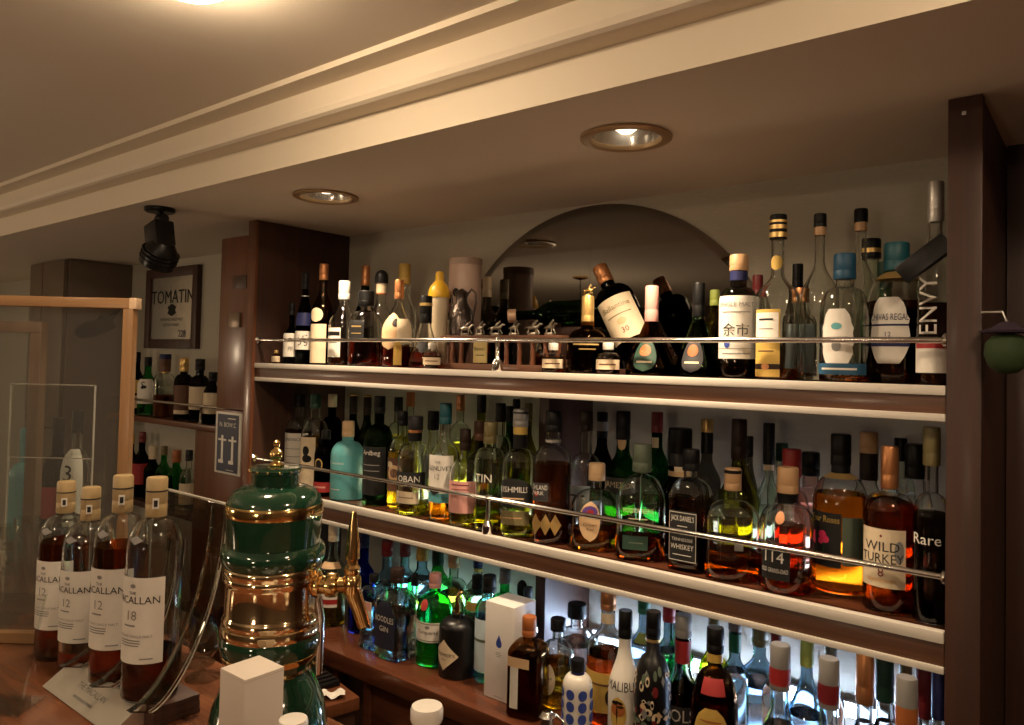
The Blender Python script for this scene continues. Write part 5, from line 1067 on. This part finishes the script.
# things seen through the acrylic, on the far end of the counter
SHELF.update(z=ZC, group=None)
def far_item(fn_label, px, py_top, D, R, prof, gl, cap, labels, paint=None, name='spirit_bottle'):
    P = atD(px, 470, D); z = ZC
    H = atD(px, py_top, D).z - z
    return bottle(name, fn_label, 0, 0, 0, 0, prof, gl, cap, labels, at=(P.x, P.y, z), H=H, R=R, paint=paint, rot=35)
far_item('turquoise bottle seen through the acrylic holder at far left', 25, 428, 1.93, .036, 'jug', 'clear', 'aqua', [(.1, .3, 50, 'aqua')], paint='aqua')
far_item('dark bottle with pinkish red label seen through the acrylic holder', 57, 418, 1.95, .036, 'scotch', 'black', 'black', [(.30, .52, 70, 'red')])
far_item('white labelled bottle seen through the right half of acrylic holder', 76, 410, 1.9, .034, 'scotch', 'clear', 'black', [(.25, .75, 60, 'white', dict(text=[('3', .7, .2, 'charcoal'), ('No', .35, .1, 'charcoal')]))])
# stacked shot glasses and bent acrylic rack at left
SG = glass('tumbler_glass', (0.93, 0.93, 0.90), 1.5, .02, .3)
def shot(P, z, h, r, label, grp='stacked shot glasses'):
    t = empty('shot_glass', (P.x, P.y, z)); tag(t, label, 'glass', grp)
    obj('wall', lathe([(r*.78, .0), (r*.80, .003), (r, h), (r*.93, h), (r*.74, .012), (.0001, .010)], 20, False), SG, t)
    obj('base', lathe([(.0001, 0), (r*.76, 0), (r*.775, .004), (r*.72, .009), (.0001, .009)], 20), SG, t)
cols = [(10, 1.48), (37, 1.48), (24, 1.545)]
nm = ['left', 'right', 'rear']; lv = ['bottom', 'second', 'third', 'top']
for k, (px, D) in enumerate(cols):
    P = atD(px, 600, D)
    if P.y > .70: P.y = .70
    for j in range(4): shot(P, ZC+j*.048, .0475, .0245, '%s clear shot glass in the %s stack at left of counter' % (lv[j], nm[k]))
P = atD(10, 660, 1.13)
t = empty('acrylic_rack', (P.x, P.y, ZC)); t.rotation_euler = (0, 0, math.radians(38)); tag(t, 'bent clear acrylic rack in front of the stacked shot glasses', 'rack')
obj('base_sheet', box((-.06, -.03, 0), (.035, .035, .003)), ACRYL, t)
obj('slanted_sheet', prism([(-.03, .003), (-.027, .003), (.025, .16), (.022, .16)], -.06, .035, 'X'), ACRYL, t)
obj('edge', prism([(-.031, .003), (-.026, .003), (.026, .161), (.021, .161)], .035, .037, 'X'), ACRYL, t)
# white saucer and napkin stack at the left edge
P = atD(-4, 560, 1.75)
t = empty('napkin_stack', (-2.14, .63, ZC)); tag(t, 'stack of white paper napkins at the left edge of the counter', 'napkins')
for k in range(6):
    o = obj('napkin', box((-.05, -.05, .012*k), (.05, .05, .012*k+.0112), .002), mat('napkin_white', (0.70, 0.63, 0.54), .8), t); o.rotation_euler = (0, 0, .04*(-1)**k)
# long stemmed glasses between stand and tap tower
FG = glass('stem_glass', (0.92, 0.92, 0.89), 1.5, .02, .25)
def stemglass(px, D, py_top, label, rb, rm):
    P = atD(px, 650, D); H = atD(px, py_top, D).z-ZC
    if P.y > .70: P.y = .70
    t = empty('nosing_glass', (P.x, P.y, ZC)); tag(t, label, 'glass', 'tasting glasses by the tap tower')
    obj('foot', lathe([(.0001, 0), (rb, 0), (rb, .0015), (rb*.3, .006), (.005, .014), (.0001, .014)], 22), FG, t)
    obj('stem', lathe([(.005, .013), (.004, .025), (.0045, H*.28), (.006, H*.33)], 14), FG, t)
    obj('bowl', lathe([(.006, H*.32), (rm*.6, H*.36), (rm, H*.50), (rm*.98, H*.62), (rm*.72, H*.85), (rm*.70, H), (rm*.66, H), (rm*.68, H*.85), (rm*.94, H*.60), (rm*.95, H*.5), (.0001, H*.36)], 22, False), FG, t)
stemglass(178, 1.32, 605, 'tasting glass nearest the acrylic stand', .028, .026)
stemglass(214, 1.33, 598, 'tasting glass tallest and farthest back beside the tap tower', .030, .028)
stemglass(204, 1.25, 618, 'tasting glass touching the left side of the tap tower', .028, .026)
# green ceramic beer tower
DT = 1.09
PT_ = atD(270, 660, DT); k_ = DT/F_PX
t = empty('beer_tower', (PT_.x, PT_.y, ZC)); tag(t, 'green ceramic beer tap tower with polished brass band and gold lines', 'beer tower')
def tz(py): return atD(270, py, DT).z-ZC
def RR(w): return w/2*k_
def ring(name, pts, m, cap=True): return obj(name, lathe([(RR(w_*.955), max(.0, tz(y_)) if y_ < 760 else 0) for w_, y_ in pts], 52, cap), m, t)
ring('lower_body', [(122, 999), (121, 722), (112, 700), (98, 684), (86, 674), (82, 668), (82, 665)], GREENC)
ring('gold_line', [(84, 667), (88, 664.5), (87, 662)], GOLD, False)
ring('lower_collar', [(83, 666), (87, 662), (90, 657), (97, 650), (102, 643), (104, 636), (101, 630), (97, 627), (94, 626)], GREENC)
ring('gold_line', [(94, 655), (98.5, 651), (99, 649), (97, 648)], GOLD, False)
ring('brass_band', [(97, 633), (101, 630), (102, 625), (100, 621), (97, 620), (99, 617), (99, 614), (96, 611), (94, 609), (94, 582), (95, 579), (99, 577), (100, 574), (98, 572), (99, 570), (101, 567), (100, 564), (96, 562)], COPPERM)
ring('upper_collar', [(95, 563), (101, 562), (106, 557), (107, 551), (104, 546), (98, 543)], GREENC)
ring('dome', [(94, 545), (95, 536), (97, 526), (98, 515), (98, 507), (94, 498), (84, 491), (68, 487), (52, 485)], GREENC)
ring('gold_line', [(98.5, 514), (100, 511), (99.8, 505), (97.5, 502.5)], GOLD, False)
cp = ring('cap_ring', [(47, 487), (49, 484), (47, 479), (48, 474), (52, 472), (54, 469.5), (51, 467), (.01, 466.5)], GREENC)
for q in range(14):
    a = 2*PI*q/14
    s_ = obj('gold_stud', lathe([(.0001, .0022), (.0016, .0016), (.0022, 0), (.0001, 0)], 8), GOLD, cp); s_.matrix_basis = Matrix.Translation((RR(50.5)*math.cos(a), RR(50.5)*math.sin(a), tz(470.5))) @ Matrix.Rotation(a, 4, 'Z') @ Matrix.Rotation(PI/2, 4, 'Y')
z4 = tz(467)
obj('finial', lathe([(RR(w_), z4+h_*.85) for w_, h_ in [(15, 0), (16, .003), (9, .007), (7, .010), (12, .016), (13.5, .021), (11, .027), (5, .031), (4, .033), (7, .037), (7, .041), (3, .045), (.01, .046)]], 24), GOLD, t)
# the tap on the right side
Gx = Vector((RGT.x, RGT.y, 0)).normalized()
ta_ = math.atan2(Gx.y, Gx.x)
zt = tz(584)
tapm = Matrix.Rotation(ta_, 4, 'Z')
def tpart(name, me, m, parent=t):
    o = obj(name, me, m, parent); o.matrix_basis = tapm; return o
r0 = RR(90)
tap = tpart('tap_shank', lathe([(.018, -.004), (.019, 0), (.019, .004), (.013, .006), (.013, .012), (.017, .014), (.018, .020), (.017, .028), (.011, .031), (.010, .062)], 24, mtx=Matrix.Translation((r0, 0, zt)) @ Matrix.Rotation(PI/2, 4, 'Y')), BRASS)
xh = r0+.050
tpart('tap_body', lathe([(.009, -.012), (.013, -.010), (.014, 0), (.013, .012), (.010, .016), (.012, .020), (.0115, .026), (.008, .030), (.0075, .040)], 20, mtx=Matrix.Translation((xh, 0, zt))), BRASS)
tpart('spout', tube([(xh, 0, zt), (xh+.004, 0, zt-.015), (xh+.012, 0, zt-.035), (xh+.020, 0, zt-.058)], [.012, .012, .0105, .0095], 16), BRASS)
tpart('tap_handle', lathe([(.0075, zt+.036), (.0105, zt+.039), (.0105, zt+.042), (.0100, zt+.058), (.0042, zt+.106), (.0001, zt+.107)], 16, mtx=Matrix.Translation((xh, 0, 0))), BRASS)
tpart('drain_pipe', tube([(r0-.001, .006, zt-.02), (r0+.004, .006, zt-.05), (r0+.003, .006, zt-.13)], .007, 12), CHROME)
# low wooden cabinet behind the tower with a black tray and a tissue
zc2 = EYE-.80
cr = onZ(360, 697, zc2)
t = empty('low_cabinet', (cr.x, cr.y, 0)); t.rotation_euler = (0, 0, math.radians(-12)); tag(t, 'low wooden cabinet behind the tap tower holding a black tray', 'cabinet')
obj('top', box((-.20, -.40, zc2-.03), (0, 0, zc2), .003), WOOD_RED, t)
obj('body', box((-.19, -.39, 0), (-.008, -.008, zc2-.031)), WOOD_DK, t)
q = onZ(319, 683, zc2)
t = empty('drip_tray', (q.x, q.y, zc2+.0005)); t.rotation_euler = (0, 0, math.radians(-12)); tag(t, 'black slatted drip tray on the low cabinet', 'tray')
obj('pan', box((-.07, -.035, 0), (.045, .035, .012), .003), BLACKP, t)
for k in range(5): obj('slat', box((-.064+.021*k, -.030, .012), (-.052+.021*k, .030, .016)), BLACKP, t)
q = onZ(333, 698, zc2)
bm = bmesh.new()
n = 10; g = [[bm.verts.new(((i_/n-.5)*.055, (j_/n-.5)*.035, .002+.010*(0.5+0.5*math.sin(i_*.9+.7*math.sin(j_*.8)))+.004*random.random())) for j_ in range(n+1)] for i_ in range(n+1)]
for i_ in range(n):
    for j_ in range(n): bm.faces.new((g[i_][j_], g[i_+1][j_], g[i_+1][j_+1], g[i_][j_+1]))
me = fin(bm, True, 80)
o = obj('crumpled_tissue', me, cmat('white')); o.location = (q.x, q.y, zc2+.0005); o.rotation_euler = (0, 0, .9); tag(o, 'small crumpled white tissue on low cabinet edge', 'tissue')
# white carton and white lidded pots at the near edge of the counter
DB = .90
P = atD(243, 745, DB); kb = DB/F_PX
zt2 = atD(243, 681, DB).z - ZC
t = empty('carton', (P.x, P.y, ZC)); tag(t, 'plain white carton in front of the green beer tower', 'box')
sb = 46*kb
obj('carton_body', box((-sb, 0, 0), (0, sb, zt2), .0012), mat('white_card2', (0.60, 0.53, 0.46), .55), t)
obj('lid_seam', box((-sb-.0003, -.0003, zt2-.004), (.0003, sb+.0003, zt2-.0035)), mat('card_crease', (0.42, .36, .30), .6), t)
def knobpot(px, py_top, D, label, kw):
    P = atD(px, py_top+40, D); h = atD(px, py_top, D).z-ZC; s = D/F_PX
    t = empty('lidded_pot', (P.x, P.y, ZC)); tag(t, label, 'pot')
    W = mat('white_porcelain', (0.72, 0.68, 0.62), .25, coat=.3)
    obj('pot', lathe([(.026, 0), (.028, .003), (.030, h*.55), (.028, h*.62)], 28), W, t)
    obj('lid', lathe([(.030, h*.62), (.031, h*.65), (.022, h*.74), (kw*s*.36, h*.80), (kw*s*.36, h*.84)], 28), W, t)
    obj('knob', lathe([(kw*s*.36, h*.83), (kw*s*.46, h*.85), (kw*s*.5, h*.88), (kw*s*.5, h*.96), (kw*s*.46, h*.99), (.0001, h)], 28), W, t)
knobpot(426, 705, .88, 'white pot with a flat round knob at bottom centre of picture', 33)
knobpot(292, 718, .84, 'white round lid just showing beside the plain carton', 30)
# round green ornament with a purple brim hung on the right post
P = onX(1004, 347, XR1+.03)
t = empty('hanging_ornament', (XR1+.034, P.y, P.z-.04)); tag(t, 'dark green round ornament with purple brim hung beside the right post', 'ornament')
obj('round_body', lathe([(.0001, 0), (.012, .002), (.024, .012), (.030, .030), (.028, .045), (.020, .056), (.008, .060), (.0001, .060)], 24), mat('green_felt', (0.02, 0.04, 0.008), .8), t)
obj('brim', lathe([(.0001, .062), (.034, .061), (.036, .064), (.020, .068), (.010, .076), (.0001, .078)], 24), mat('purple_felt', (0.04, 0.025, 0.045), .7), t)
obj('hook', tube([(0, 0, .077), (-.006, 0, .092), (-.033, 0, .092)], .002, 8), STEEL, t)
